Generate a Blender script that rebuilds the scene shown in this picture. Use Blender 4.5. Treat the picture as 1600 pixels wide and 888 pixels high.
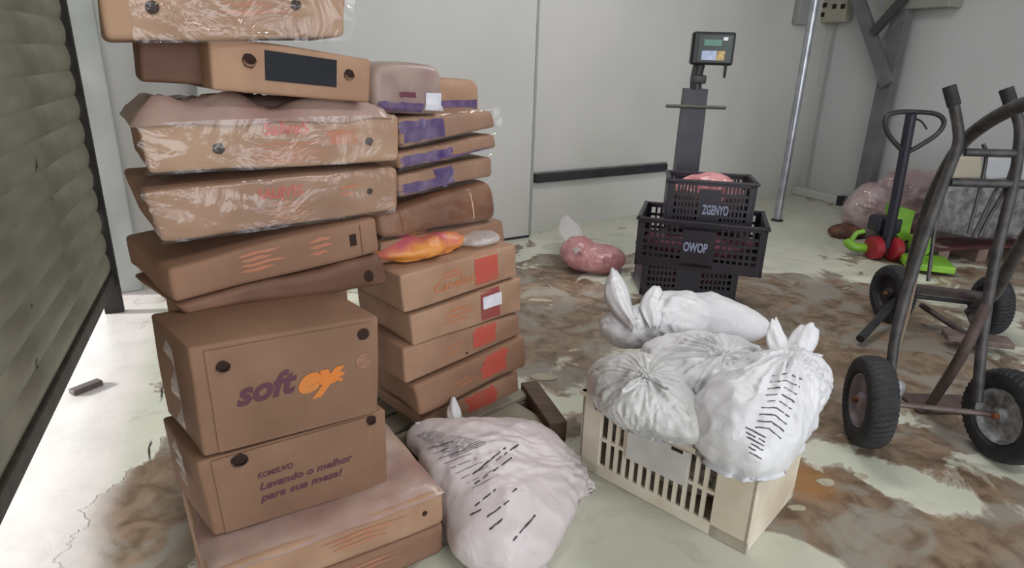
import bpy, bmesh, math, random
import numpy as np
from mathutils import Vector, Matrix, noise
from mathutils.bvhtree import BVHTree
random.seed(7)
for o in list(bpy.data.objects): bpy.data.objects.remove(o)
S = bpy.context.scene
COL = S.collection
# ------------------------------------------------------------------ camera
F = 1000.0; TH = math.radians(19.6); H = 1.4
fwd = Vector((0, math.cos(TH), -math.sin(TH))); r0 = Vector((1, 0, 0)); u0 = r0.cross(fwd)
nd = Vector((-85, 2806)).normalized()
RT = nd.y * r0 - nd.x * u0; UP = nd.x * r0 + nd.y * u0
CP = Vector((0, 0, H))
cam = bpy.data.cameras.new('camera'); cam.sensor_width = 36; cam.lens = 22.5; cam.clip_start = 0.02
co = bpy.data.objects.new('camera', cam); COL.objects.link(co)
m = Matrix((RT, UP, -fwd)).transposed().to_4x4(); m.translation = CP
co.matrix_world = m; S.camera = co
# ------------------------------------------------------------------ light, exposure
S.view_settings.view_transform = 'Standard'; S.view_settings.look = 'None'
S.view_settings.gamma = 1; S.view_settings.use_curve_mapping = False
S.view_settings.exposure = 0.0
w = bpy.data.worlds.new('world'); S.world = w; w.use_nodes = True
w.node_tree.nodes['Background'].inputs[0].default_value = (0.86, 0.93, 1.0, 1)
w.node_tree.nodes['Background'].inputs[1].default_value = 2.6
def area(name, loc, tgt, sx, sy, power, col=(1, 1, 1)):
    l = bpy.data.lights.new(name, 'AREA'); l.shape = 'RECTANGLE'; l.size = sx; l.size_y = sy; l.energy = power; l.color = col
    o = bpy.data.objects.new(name, l); COL.objects.link(o); o.location = loc
    o.rotation_euler = (Vector(tgt) - Vector(loc)).to_track_quat('-Z', 'Y').to_euler(); return o
area('ceiling_lamp_front', (1.2, 3.6, 3.4), (1.2, 3.6, 0), 1.6, 0.3, 48, (1, 0.98, 0.97))
area('ceiling_lamp_rear', (1.6, 0.2, 3.4), (1.4, 0.8, 0), 1.6, 0.3, 44, (1, 0.98, 0.97))
area('loading_door_daylight', (2.4, -3.6, 1.9), (0.3, 3.2, 0.8), 3.4, 2.6, 80, (1.0, 0.985, 0.98))

sn = bpy.data.lights.new('sun', 'SUN'); sn.energy = 6.0; sn.angle = math.radians(8); sn.color = (1, 0.97, 0.93)
so = bpy.data.objects.new('sun', sn); COL.objects.link(so); so.location = (-8, 3, 3)
so.rotation_euler = Vector((1, .15, -.36)).to_track_quat('-Z', 'Y').to_euler()
# ------------------------------------------------------------------ pixel geometry used while measuring
def ray(x, y): return fwd + RT * ((x - 800) / F) - UP * ((y - 444) / F)
def PZ(x, y, z=0.0):
    d = ray(x, y); return CP + d * ((z - H) / d.z)
def PP(x, y, p, n):
    d = ray(x, y); return CP + d * ((Vector(p) - CP).dot(n) / d.dot(n))
def dirv(deg): a = math.radians(deg); return Vector((math.cos(a), math.sin(a), 0))
# ------------------------------------------------------------------ materials
MATS = {}
def rgb(r, g, b):
    f = lambda c: (c / 255 / 12.92) if c <= 10 else ((c / 255 + 0.055) / 1.055) ** 2.4
    return (f(r), f(g), f(b), 1)
def mat(name, c, rough=0.6, c2=None, scale=6, metal=0, bump=0.0, bscale=40, spec=0.4, detail=5, lo=0.35, hi=0.68, stretch=None, emis=0, sss=0):
    if name in MATS: return MATS[name]
    M = bpy.data.materials.new(name); M.use_nodes = True; nt = M.node_tree; N = nt.nodes; L = nt.links
    b = N['Principled BSDF']; b.inputs['Roughness'].default_value = rough; b.inputs['Metallic'].default_value = metal
    b.inputs['Specular IOR Level'].default_value = spec; b.inputs['Base Color'].default_value = c
    if sss: b.inputs['Subsurface Weight'].default_value = sss; b.inputs['Subsurface Radius'].default_value = (.03, .02, .02)
    if emis: b.inputs['Emission Color'].default_value = c; b.inputs['Emission Strength'].default_value = emis
    tc = N.new('ShaderNodeTexCoord'); src = tc.outputs['Object']
    if stretch:
        mp = N.new('ShaderNodeMapping'); mp.inputs['Scale'].default_value = stretch; L.new(src, mp.inputs['Vector']); src = mp.outputs[0]
    if c2:
        n = N.new('ShaderNodeTexNoise'); n.inputs['Scale'].default_value = scale; n.inputs['Detail'].default_value = detail; L.new(src, n.inputs['Vector'])
        r = N.new('ShaderNodeValToRGB'); r.color_ramp.elements[0].position = lo; r.color_ramp.elements[1].position = hi
        r.color_ramp.elements[0].color = c; r.color_ramp.elements[1].color = c2
        L.new(n.outputs[0], r.inputs[0]); L.new(r.outputs[0], b.inputs['Base Color'])
    if bump:
        n2 = N.new('ShaderNodeTexNoise'); n2.inputs['Scale'].default_value = bscale; n2.inputs['Detail'].default_value = 6; L.new(src, n2.inputs['Vector'])
        bp = N.new('ShaderNodeBump'); bp.inputs['Strength'].default_value = bump; bp.inputs['Distance'].default_value = 0.01
        L.new(n2.outputs[0], bp.inputs['Height']); L.new(bp.outputs[0], b.inputs['Normal'])
    MATS[name] = M; return M
def crumple(M, s1=9, s2=24, st=.55, dist=.02):
    nt = M.node_tree; N = nt.nodes; L = nt.links; b = N['Principled BSDF']; tc = N.new('ShaderNodeTexCoord'); hs = []
    for sc_, am in ((s1, 1.0), (s2, .35)):
        n = N.new('ShaderNodeTexNoise'); n.noise_type = 'RIDGED_MULTIFRACTAL'; n.inputs['Scale'].default_value = sc_; n.inputs['Detail'].default_value = 2.0; n.inputs['Distortion'].default_value = .8
        L.new(tc.outputs['Object'], n.inputs['Vector']); m_ = N.new('ShaderNodeMath'); m_.operation = 'MULTIPLY'; m_.inputs[1].default_value = am; L.new(n.outputs[0], m_.inputs[0]); hs.append(m_.outputs[0])
    a = N.new('ShaderNodeMath'); a.operation = 'ADD'; L.new(hs[0], a.inputs[0]); L.new(hs[1], a.inputs[1])
    bp = N.new('ShaderNodeBump'); bp.inputs['Strength'].default_value = st; bp.inputs['Distance'].default_value = dist; L.new(a.outputs[0], bp.inputs['Height'])
    for l in list(b.inputs['Normal'].links): L.remove(l)
    L.new(bp.outputs[0], b.inputs['Normal']); return M
def film(name, c, milky=0.12, gloss=0.25, rough=0.12, bump=0.6, bscale=14):
    M = bpy.data.materials.new(name); M.use_nodes = True; nt = M.node_tree; N = nt.nodes; L = nt.links
    N.remove(N['Principled BSDF']); out = N['Material Output']
    t = N.new('ShaderNodeBsdfTransparent'); d = N.new('ShaderNodeBsdfDiffuse'); d.inputs[0].default_value = c
    g = N.new('ShaderNodeBsdfGlossy'); g.inputs['Roughness'].default_value = rough
    nz = N.new('ShaderNodeTexNoise'); nz.inputs['Scale'].default_value = bscale; nz.inputs['Detail'].default_value = 4; nz.inputs['Distortion'].default_value = 1.5
    tc = N.new('ShaderNodeTexCoord'); L.new(tc.outputs['Object'], nz.inputs['Vector'])
    bp = N.new('ShaderNodeBump'); bp.inputs['Strength'].default_value = bump; bp.inputs['Distance'].default_value = 0.03
    L.new(nz.outputs[0], bp.inputs['Height']); L.new(bp.outputs[0], g.inputs['Normal']); L.new(bp.outputs[0], d.inputs['Normal'])
    m1 = N.new('ShaderNodeMixShader'); m1.inputs[0].default_value = milky; L.new(t.outputs[0], m1.inputs[1]); L.new(d.outputs[0], m1.inputs[2])
    fr = N.new('ShaderNodeLayerWeight'); fr.inputs[0].default_value = .25; L.new(bp.outputs[0], fr.inputs['Normal'])
    mr = N.new('ShaderNodeMapRange'); mr.inputs[3].default_value = .04 + gloss * .2; mr.inputs[4].default_value = .13; L.new(fr.outputs['Facing'], mr.inputs[0])
    m2 = N.new('ShaderNodeMixShader'); L.new(mr.outputs[0], m2.inputs[0]); L.new(m1.outputs[0], m2.inputs[1]); L.new(g.outputs[0], m2.inputs[2])
    L.new(m2.outputs[0], out.inputs[0]); MATS[name] = M; return M
CARD = [mat('cardboard_a', rgb(164, 130, 107), 0.75, rgb(142, 109, 90), 7, bump=.15, bscale=9, spec=.25),
        mat('cardboard_b', rgb(150, 116, 95), 0.75, rgb(132, 100, 82), 4, bump=.15, bscale=8, spec=.25),
        mat('cardboard_c', rgb(174, 141, 116), 0.7, rgb(154, 120, 98), 7, bump=.15, bscale=9, spec=.25),
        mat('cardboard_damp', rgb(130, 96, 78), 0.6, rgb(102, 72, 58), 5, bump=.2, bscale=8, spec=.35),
        mat('cardboard_brown', rgb(138, 98, 76), 0.5, rgb(106, 70, 52), 6, bump=.2, bscale=8, spec=.4)]
CDK = mat('cardboard_shaded', rgb(138, 107, 87), 0.75, rgb(120, 91, 74), 4, bump=.2, bscale=8, spec=.25)  # darker board for the lower upright cartons, their weaker light painted in
DARKHOLE = mat('hole_shadow_board', rgb(48, 30, 24), 0.9)
REDPRINT = mat('red_print', rgb(186, 78, 66), 0.6, rgb(172, 92, 76), 14)
REDFADE = mat('faded_red_print', rgb(176, 112, 88), 0.7, rgb(170, 124, 96), 25)
ORANGE = mat('orange_print', rgb(206, 118, 48), 0.6, rgb(190, 124, 66), 14)
ORLINE = mat('orange_line_print', rgb(190, 112, 72), 0.6)
PURPLE = mat('purple_ink', rgb(88, 50, 64), 0.6)
VIOLET = mat('violet_print', rgb(70, 50, 104), 0.35, rgb(120, 100, 132), 22, bump=.3, bscale=25)
WHITE = mat('white_label', rgb(222, 222, 232), 0.5, rgb(205, 205, 214), 30)
BLACKL = mat('black_label', rgb(34, 35, 40), 0.7, rgb(42, 44, 50), 8, spec=.15)
GREYINK = mat('grey_ink', rgb(92, 88, 98), 0.6)
BLACKM = mat('black_steel', rgb(34, 33, 38), 0.45, rgb(48, 46, 50), 12, spec=.5, bump=.1)
TRUCKM = mat('worn_grey_steel', rgb(44, 42, 44), 0.5, rgb(72, 68, 68), 22, spec=.5, bump=.25, bscale=60)
RUBBER = mat('tyre_rubber', rgb(38, 38, 42), 0.75, rgb(52, 51, 54), 25, bump=.2, bscale=80)
RIMG = mat('dusty_rim_steel', rgb(150, 138, 142), 0.5, rgb(120, 108, 112), 10, metal=.1)
RIMS = mat('scuffed_zinc_rim', rgb(190, 192, 198), 0.35, rgb(104, 104, 110), 26, metal=.25, bump=.5, bscale=40)
RUST = mat('rust', rgb(132, 82, 50), 0.8, rgb(90, 60, 44), 30, bump=.4)
BLKP = mat('black_crate_plastic', rgb(36, 32, 40), 0.4, rgb(48, 42, 52), 8, spec=.5)
WHP = mat('dirty_white_plastic', rgb(226, 218, 204), 0.55, rgb(204, 190, 168), 5, spec=.4, bump=.1)
BAGW = mat('white_bag_plastic', rgb(222, 222, 226), 0.4, rgb(208, 208, 214), 5, spec=.5, bump=.35, bscale=16, sss=.08)
BAGP = mat('pinkish_bag_plastic', rgb(214, 204, 206), 0.4, rgb(198, 188, 190), 4, spec=.5, bump=.35, bscale=14, sss=.08)
BAGT = mat('thin_white_bag_plastic', rgb(206, 206, 206), 0.35, rgb(180, 180, 180), 7, spec=.5, bump=.4, bscale=18, sss=.1)
crumple(BAGW);  crumple(BAGT, 13, 34, .7); crumple(BAGP, 6, 20, .45)
MEAT = mat('wrapped_meat', rgb(206, 148, 150), 0.3, rgb(172, 108, 114), 9, spec=.5, bump=.5, bscale=18)
crumple(MEAT, 14, 34, .8)
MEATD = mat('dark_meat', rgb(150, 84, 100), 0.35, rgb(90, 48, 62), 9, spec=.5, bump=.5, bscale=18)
MEATP = mat('pale_frozen_bags', rgb(178, 160, 160), 0.3, rgb(150, 122, 124), 7, spec=.5, bump=.6, bscale=12)
crumple(MEATP, 7, 18, .8)
TOPPL = mat('crumpled_liner_plastic', rgb(178, 156, 146), 0.3, rgb(160, 128, 120), 7, spec=.5, bump=.5, bscale=12)
FILM = film('clear_wrap', (.85, .8, .8, 1), .01, .04, rough=.10, bump=.5, bscale=7)
FILM2 = film('milky_wrap', (.85, .83, .84, 1), .35, .2)
WOOD = mat('dark_wet_timber', rgb(96, 76, 62), 0.6, rgb(70, 54, 44), 12, stretch=(1, 6, 6), bump=.3)
WOOD2 = mat('grey_timber', rgb(140, 136, 122), 0.65, rgb(118, 110, 96), 8, bump=.3)
GREEN = mat('lime_green_paint', rgb(126, 178, 52), 0.4, rgb(104, 152, 44), 9, spec=.5)
RED = mat('red_wheel', rgb(150, 32, 44), 0.4, rgb(126, 28, 36), 9, spec=.5)
NAVY = mat('blue_black_paint', rgb(28, 26, 44), 0.45, rgb(36, 32, 42), 9, spec=.5)

# ------------------------------------------------------------------ object helpers
def link(o, parent=None):
    COL.objects.link(o)
    if parent is not None:
        o.parent = parent; o.matrix_world = parent.matrix_world.copy()
    return o
def build(name, verts, faces, M, parent=None, smooth=False):
    me = bpy.data.meshes.new(name); me.from_pydata([tuple(v) for v in verts], [], faces); me.update()
    me.materials.append(M)
    if smooth:
        for p in me.polygons: p.use_smooth = True
    o = bpy.data.objects.new(name, me)
    if parent is not None:
        inv = parent.matrix_world.inverted(); me.transform(inv)
    link(o, parent); return o
def thing(name, label, cat, loc=(0, 0, 0), group=None):
    o = bpy.data.objects.new(name, None); COL.objects.link(o); o.location = loc; o.empty_display_size = .1
    o.matrix_world = Matrix.Translation(Vector(loc))
    tag(o, label, cat, group); return o
def tag(o, label, cat, group=None):
    o['label'] = label; o['category'] = cat
    if group: o['group'] = group
    return o
def struct(o): o['kind'] = 'structure'; return o
class MB:
    def __init__(s): s.v = []; s.f = []
    def add(s, v, f):
        n = len(s.v); s.v += [Vector(a) for a in v]; s.f += [tuple(i + n for i in q) for q in f]; return s
    def box(s, c, size, R=None, bev=0):
        hx, hy, hz = [a / 2 for a in size]; R = R or Matrix.Identity(3); c = Vector(c)
        if bev:
            b = min(bev, hx * .9, hy * .9, hz * .9); vs = []
            bm = bmesh.new(); bmesh.ops.create_cube(bm, size=1)
            for v in bm.verts: v.co = Vector((v.co.x * size[0], v.co.y * size[1], v.co.z * size[2]))
            bmesh.ops.bevel(bm, geom=list(bm.edges), offset=b, segments=2, profile=.5, affect='EDGES')
            bm.verts.index_update()
            s.add([c + R @ v.co for v in bm.verts], [[v.index for v in f.verts] for f in bm.faces]); bm.free(); return s
        P = [c + R @ Vector((x * hx, y * hy, z * hz)) for x in (-1, 1) for y in (-1, 1) for z in (-1, 1)]
        return s.add(P, [(0, 1, 3, 2), (4, 6, 7, 5), (0, 4, 5, 1), (2, 3, 7, 6), (0, 2, 6, 4), (1, 5, 7, 3)])
    def tube(s, pts, r, seg=10, smooth=3, cap=True, sq=1.0):
        pts = [Vector(p) for p in pts]
        if smooth and len(pts) > 2:
            Q = []
            for i in range(len(pts) - 1):
                p0 = pts[max(i - 1, 0)]; p1 = pts[i]; p2 = pts[i + 1]; p3 = pts[min(i + 2, len(pts) - 1)]
                for k in range(smooth):
                    t = k / smooth
                    Q.append(.5 * ((2 * p1) + (-p0 + p2) * t + (2 * p0 - 5 * p1 + 4 * p2 - p3) * t * t + (-p0 + 3 * p1 - 3 * p2 + p3) * t ** 3))
            Q.append(pts[-1]); pts = Q
        n = len(pts); V = []; rr = r if isinstance(r, (list, tuple)) else [r, r]
        prev = None
        for i, p in enumerate(pts):
            t = (pts[min(i + 1, n - 1)] - pts[max(i - 1, 0)]).normalized()
            if prev is None:
                a = t.cross(Vector((0, 0, 1)))
                if a.length < .1: a = t.cross(Vector((0, 1, 0)))
                a.normalize()
            else: a = (prev - t * prev.dot(t)).normalized()
            prev = a; b = t.cross(a); R = rr[0] + (rr[1] - rr[0]) * i / (n - 1)
            for k in range(seg):
                an = 2 * math.pi * k / seg; V.append(p + a * math.cos(an) * R + b * math.sin(an) * R * sq)
        Fs = [(i * seg + k, i * seg + (k + 1) % seg, (i + 1) * seg + (k + 1) % seg, (i + 1) * seg + k) for i in range(n - 1) for k in range(seg)]
        if cap: Fs += [tuple(range(seg))[::-1], tuple((n - 1) * seg + k for k in range(seg))]
        return s.add(V, Fs)
    def lathe(s, prof, c, ax, seg=40, mod=None):
        ax = Vector(ax).normalized(); a = ax.cross(Vector((0, 0, 1))).normalized(); b = ax.cross(a); c = Vector(c); V = []
        for i, (r, h) in enumerate(prof):
            for k in range(seg):
                an = 2 * math.pi * k / seg; R = r + (mod(i, k) if mod else 0)
                V.append(c + ax * h + a * math.cos(an) * R + b * math.sin(an) * R)
        n = len(prof)
        return s.add(V, [(i * seg + k, i * seg + (k + 1) % seg, (i + 1) * seg + (k + 1) % seg, (i + 1) * seg + k) for i in range(n - 1) for k in range(seg)])
    def obj(s, name, M, parent=None, smooth=False): 
        o = build(name, s.v, s.f, M, parent, smooth)
        bm = bmesh.new(); bm.from_mesh(o.data); bmesh.ops.recalc_face_normals(bm, faces=bm.faces); bm.to_mesh(o.data); bm.free()
        if smooth: o.data.set_sharp_from_angle(angle=math.radians(38))
        return o

# ================================================================== STRUCTURE
A = Vector((-2.47, 3.70, 0)); B = Vector((3.262, 7.363, 0))
dW1 = (B - A).normalized(); nW1 = Vector((-dW1.y, dW1.x, 0))
dW2 = (Vector((3.502, 6.849, 0)) - B).normalized(); nW2 = Vector((-dW2.y, dW2.x, 0))
S0 = PZ(175, 445, .16); S1 = PZ(0, 800, .16); S0.z = S1.z = 0
dS = (S1 - S0).normalized(); nS = Vector((dS.y, -dS.x, 0))
if nS.x > 0: nS = -nS                    # pointing outside
CH = 3.7
def slab(p, q, n, z0, z1, th):
    V = []
    for a in (p, q):
        for k in (0, th):
            for z in (z0, z1): V.append(Vector((a.x, a.y, 0)) + n * k + Vector((0, 0, z)))
    return V, [(0, 1, 3, 2), (4, 6, 7, 5), (0, 4, 5, 1), (2, 3, 7, 6), (0, 2, 6, 4), (1, 5, 7, 3)]
WALL = mat('painted_wall', rgb(200, 198, 195), 0.5, rgb(192, 191, 187), 1.3, spec=.3, detail=8, bump=.03, bscale=60)
WALL2 = mat('painted_wall_right', rgb(194, 194, 196), 0.55, rgb(182, 182, 182), 1.1, spec=.3, detail=8, stretch=(1, 1, .35))
LEAF = mat('cold_room_leaf', rgb(192, 191, 188), 0.4, rgb(186, 185, 182), 1.5, spec=.35)
v, f = slab(A - dW1 * .05, B + dW1 * .15, nW1, 0, CH, .15); struct(build('wall_back', v, f, WALL))
E2 = B + dW2 * 11
v, f = slab(B, E2, nW2, 0, CH, .15) if nW2.dot(B - Vector((1, 3, 0))) > 0 else slab(B, E2, -nW2, 0, CH, .15)
struct(build('wall_right', v, f, WALL2))
if nW2.dot(B - Vector((1, 3, 0))) < 0: nW2 = -nW2
SE = S0 + dS * 5.3; SF = S0 - dS * .02
v, f = slab(SE, SE + dS * 3, nS, 0, CH, .2); struct(build('wall_left', v, f, WALL))
v, f = slab(SF - dS * .3, SE, nS, 2.9, CH, .25); struct(build('wall_left', v, f, WALL))
# ceiling
cv = [(-6, -4.5), (9.5, -4.5), (9.5, 9), (-6, 9)]
v = [(x, y, z) for z in (CH, CH + .1) for x, y in cv]
struct(build('ceiling', v, [(0, 1, 2, 3), (7, 6, 5, 4), (0, 4, 5, 1), (1, 5, 6, 2), (2, 6, 7, 3), (3, 7, 4, 0)], mat('ceiling_paint', rgb(180, 180, 176), .8)))
# pilaster beside the shutter, end of back wall
mb = MB(); Rw = Matrix((dW1, nW1, Vector((0, 0, 1)))).transposed()
mb.box(A + dW1 * .06 - nW1 * .10 + Vector((0, 0, CH / 2)), (.20, .2, CH), Rw, .01)
struct(mb.obj('trim_1', mat('pilaster_paint', rgb(176, 176, 172), .6, rgb(150, 152, 148), 3)))
# cold room sliding leaf
LE = PZ(829, 371); s_ = (LE - A).dot(dW1); off = (LE - A).dot(nW1)
mb = MB(); W_ = 2.35; L0_ = A + dW1 * (s_ - W_ / 2)
mb.box(L0_ + nW1 * (off + .035) + Vector((0, 0, 1.62)), (W_, .07, 3.2), Rw, .006)
leaf = struct(mb.obj('door_1', LEAF))
mb = MB(); mb.box(A + dW1 * (s_ - .012) + nW1 * (off - .002) + Vector((0, 0, 1.62)), (.02, .012, 3.2), Rw); mb.obj('edge_strip', mat('leaf_edge', rgb(150, 152, 150), .5), leaf)
mb = MB(); mb.box(L0_ + nW1 * (off + .03) + Vector((0, 0, .01)), (W_ - .02, .05, .02), Rw); mb.obj('bottom_seal', BLKP, leaf)
# bumper rail on the back wall
r1 = PP(835, 273, A - nW1 * .02, nW1); r2 = PP(1040, 267, A - nW1 * .02, nW1)
mb = MB(); mb.box((r1 + r2) / 2, ((r2 - r1).length, .05, .075), Rw, .01); struct(mb.obj('trim_2', mat('rail_dark', rgb(52, 52, 56), .5, rgb(38, 38, 42), 9)))
mb = MB(); mb.box((r1 + r2) / 2 + Vector((0, 0, .045)), ((r2 - r1).length, .02, .012), Rw); struct(mb.obj('trim_3', mat('rail_edge', rgb(120, 120, 118), .5)))
# kerb at foot of right wall and panel joints
mb = MB()
k0 = B + dW2 * .02; k1 = B + dW2 * .62
Rr = Matrix((dW2, nW2, Vector((0, 0, 1)))).transposed()
mb.box((k0 + k1) / 2 - nW2 * .05 + Vector((0, 0, .045)), (.62, .1, .09), Rr, .015); struct(mb.obj('baseboard_right', mat('kerb_paint', rgb(190, 190, 186), .6)))
mb = MB(); mb.box(k1 + dW2 * .02 - nW2 * .05 + Vector((0, 0, .05)), (.05, .1, .1), Rr); struct(mb.obj('trim_4', BLKP))
for i, (px, py) in enumerate(((1262, 180), (1282, 180))):
    q = PP(px, py, B, nW2); q.z = 1.3
    mb = MB(); mb.box(q - nW2 * .01, (.025, .02, 2.5), Rr); struct(mb.obj('trim_%d' % (5 + i), mat('joint_seal', rgb(160, 163, 160), .5)))
# floor
def floor_mat():
    M = bpy.data.materials.new('peeling_floor'); M.use_nodes = True; nt = M.node_tree; N = nt.nodes; L = nt.links; b = N['Principled BSDF']
    tc = N.new('ShaderNodeTexCoord'); P = tc.outputs['Object']
    def math_(op, a, c=None, d=None):
        n = N.new('ShaderNodeMath'); n.operation = op
        for i, x in enumerate((a, c, d)):
            if x is None: continue
            if isinstance(x, (int, float)): n.inputs[i].default_value = x
            else: L.new(x, n.inputs[i])
        return n.outputs[0]
    def nz(scale, detail, dist=0, vec=None, rough=.55):
        n = N.new('ShaderNodeTexNoise'); n.inputs['Scale'].default_value = scale; n.inputs['Detail'].default_value = detail
        n.inputs['Distortion'].default_value = dist; n.inputs['Roughness'].default_value = rough; L.new(vec or P, n.inputs['Vector']); return n.outputs[0]
    def mixc(fac, a, c):
        n = N.new('ShaderNodeMix'); n.data_type = 'RGBA'
        if isinstance(fac, (int, float)): n.inputs[0].default_value = fac
        else: L.new(fac, n.inputs[0])
        for i, x in ((6, a), (7, c)):
            if isinstance(x, tuple): n.inputs[i].default_value = x
            else: L.new(x, n.inputs[i])
        return n.outputs[2]
    def step(v, lo, hi):
        n = N.new('ShaderNodeMapRange'); n.interpolation_type = 'SMOOTHSTEP'; L.new(v, n.inputs[0]); n.inputs[1].default_value = lo; n.inputs[2].default_value = hi; return n.outputs[0]
    def blob(px, py, r, zz=0):
        c = PZ(px, py); n = N.new('ShaderNodeVectorMath'); n.operation = 'DISTANCE'; L.new(P, n.inputs[0]); n.inputs[1].default_value = (c.x, c.y, 0)
        m_ = N.new('ShaderNodeMapRange'); m_.interpolation_type = 'SMOOTHSTEP'; L.new(n.outputs[1], m_.inputs[0]); m_.inputs[1].default_value = r; m_.inputs[2].default_value = r * .25; return m_.outputs[0]
    base = nz(2.6, 9, .6, rough=.6)
    val = base
    for px, py, r, a in ((900, 500, 1.0, .2), (860, 420, .5, .12), (1250, 480, 1.1, .24), (1300, 620, .8, .14), (1240, 780, .38, .24), (1400, 860, .45, .22), (1560, 800, .4, .16), (1430, 560, .7, .12),
                         (250, 800, .34, .34), (245, 700, .24, .26), (215, 860, .25, .2), (1500, 400, 1.6, .14),
                         (1180, 350, 1.7, -.26), (1310, 350, 1.0, -.14), (1440, 770, .26, -.2), (950, 830, .62, -.3), (790, 640, .3, -.2), (1250, 880, .2, -.22), (1580, 720, .2, -.2), (120, 700, .5, -.25), (200, 560, .5, -.2), (880, 350, .9, -.12)):
        val = math_('ADD', val, math_('MULTIPLY', blob(px, py, r), a))
    peel = step(val, .535, .56)
    edge = math_('MULTIPLY', step(val, .515, .535), math_('SUBTRACT', 1, step(val, .56, .585)))
    fine = nz(11, 6, .8)
    paint = mixc(step(nz(1.6, 6), .35, .7), rgb(190, 193, 178), rgb(206, 205, 190))
    paint = mixc(step(nz(7, 7, 1), .5, .75), paint, rgb(176, 175, 160))
    br = mixc(step(fine, .3, .7), rgb(142, 122, 102), rgb(98, 80, 64))
    br = mixc(step(nz(3.1, 7, 1.2), .46, .62), br, rgb(140, 134, 124))
    br = mixc(math_('MULTIPLY', blob(1258, 752, .16), .8), br, rgb(150, 104, 52))
    col = mixc(peel, paint, br)
    col = mixc(math_('MULTIPLY', edge, .35), col, rgb(204, 200, 184))
    # pale concrete strip along the shutter, daylight brightness painted into its colour
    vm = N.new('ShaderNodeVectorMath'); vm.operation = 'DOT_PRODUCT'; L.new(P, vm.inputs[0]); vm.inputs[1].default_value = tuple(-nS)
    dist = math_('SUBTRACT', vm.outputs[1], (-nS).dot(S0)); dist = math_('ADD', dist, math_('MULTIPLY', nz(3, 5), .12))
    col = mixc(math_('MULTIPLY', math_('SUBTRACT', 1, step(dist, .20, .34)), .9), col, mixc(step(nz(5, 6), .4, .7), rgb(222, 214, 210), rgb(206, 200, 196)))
    # crack
    wv = math_('ABSOLUTE', math_('SUBTRACT', dist, .36)); ck = math_('SUBTRACT', 1, step(wv, .002, .006))
    col = mixc(math_('MULTIPLY', ck, step(nz(1.3, 2), .5, .54)), col, rgb(52, 48, 44))
    L.new(col, b.inputs['Base Color'])
    rg = math_('ADD', math_('MULTIPLY', nz(3.4, 4), .35), .2); L.new(rg, b.inputs['Roughness']); b.inputs['Specular IOR Level'].default_value = .45
    bp = N.new('ShaderNodeBump'); bp.inputs['Strength'].default_value = .5; bp.inputs['Distance'].default_value = .006
    hh = math_('SUBTRACT', math_('MULTIPLY', fine, .5), math_('MULTIPLY', peel, 1.0)); L.new(hh, bp.inputs['Height']); L.new(bp.outputs[0], b.inputs['Normal'])
    return M
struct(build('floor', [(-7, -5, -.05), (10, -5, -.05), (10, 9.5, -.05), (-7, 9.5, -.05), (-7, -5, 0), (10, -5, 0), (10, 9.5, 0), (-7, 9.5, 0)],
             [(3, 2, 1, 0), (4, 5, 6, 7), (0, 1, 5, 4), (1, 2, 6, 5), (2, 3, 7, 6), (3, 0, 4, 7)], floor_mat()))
# roller shutter: door_2 > slat ...
sh = bpy.data.objects.new('door_2', None); COL.objects.link(sh); sh.location = S0; struct(sh)
SLATM = mat('dirty_shutter_steel', rgb(150, 146, 130), .55, rgb(116, 111, 97), 2.2, spec=.4, detail=9, bump=.15, bscale=30, stretch=(1, 1, 2.5))
def spots(M):
    nt = M.node_tree; N = nt.nodes; L = nt.links; b = N['Principled BSDF']; src = b.inputs['Base Color'].links[0].from_socket
    n = N.new('ShaderNodeTexNoise'); n.inputs['Scale'].default_value = 7; n.inputs['Detail'].default_value = 5
    g = N.new('ShaderNodeNewGeometry'); L.new(g.outputs['Position'], n.inputs['Vector'])
    r = N.new('ShaderNodeMapRange'); r.inputs[1].default_value = .70; r.inputs[2].default_value = .73; L.new(n.outputs[0], r.inputs[0])
    mx = N.new('ShaderNodeMix'); mx.data_type = 'RGBA'; L.new(r.outputs[0], mx.inputs[0]); L.new(src, mx.inputs[6]); mx.inputs[7].default_value = rgb(52, 42, 34); L.new(mx.outputs[2], b.inputs['Base Color'])
spots(SLATM)
LEN = 5.25; sp = .116
seg = 10; V = []; Fs = []
for j in range(2):
    for i in range(seg + 1):
        t = i / seg; z = t * sp; dpt = .013 * math.sin(math.pi * t) ** .8 if 0 < t < 1 else 0
        V.append((j * LEN, -dpt, z))
    for i in range(seg + 1):
        t = i / seg; z = t * sp; dpt = .013 * math.sin(math.pi * t) ** .8 if 0 < t < 1 else 0
        V.append((j * LEN, -dpt + .003, z))
n1 = seg + 1
for i in range(seg):
    Fs += [(i, i + 1, 2 * n1 + i + 1, 2 * n1 + i), (n1 + i, 3 * n1 + i, 3 * n1 + i + 1, n1 + i + 1)]
sm = bpy.data.meshes.new('slat'); sm.from_pydata(V, [], Fs); sm.materials.append(SLATM)
for p in sm.polygons: p.use_smooth = True
Rs = Matrix((dS, nS, Vector((0, 0, 1)))).transposed().to_4x4()
sh.matrix_world = Matrix.Translation(S0)
for k in range(23):
    o = bpy.data.objects.new('slat', sm); link(o, sh)
    o.matrix_local = Matrix.Translation(nS * (.0) + Vector((0, 0, .23 + k * sp)) + dS * .03 + dS * random.uniform(-.012, .012)) @ Rs
Rs3 = Rs.to_3x3()
mb = MB(); mb.box(S0 + dS * LEN / 2 + Vector((0, 0, .195)) + nS * .005, (LEN, .05, .07), Rs3, .006); mb.obj('bottom_rail', mat('shutter_rail', rgb(66, 62, 54), .6, rgb(44, 40, 36), 12, bump=.3), sh)
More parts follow.
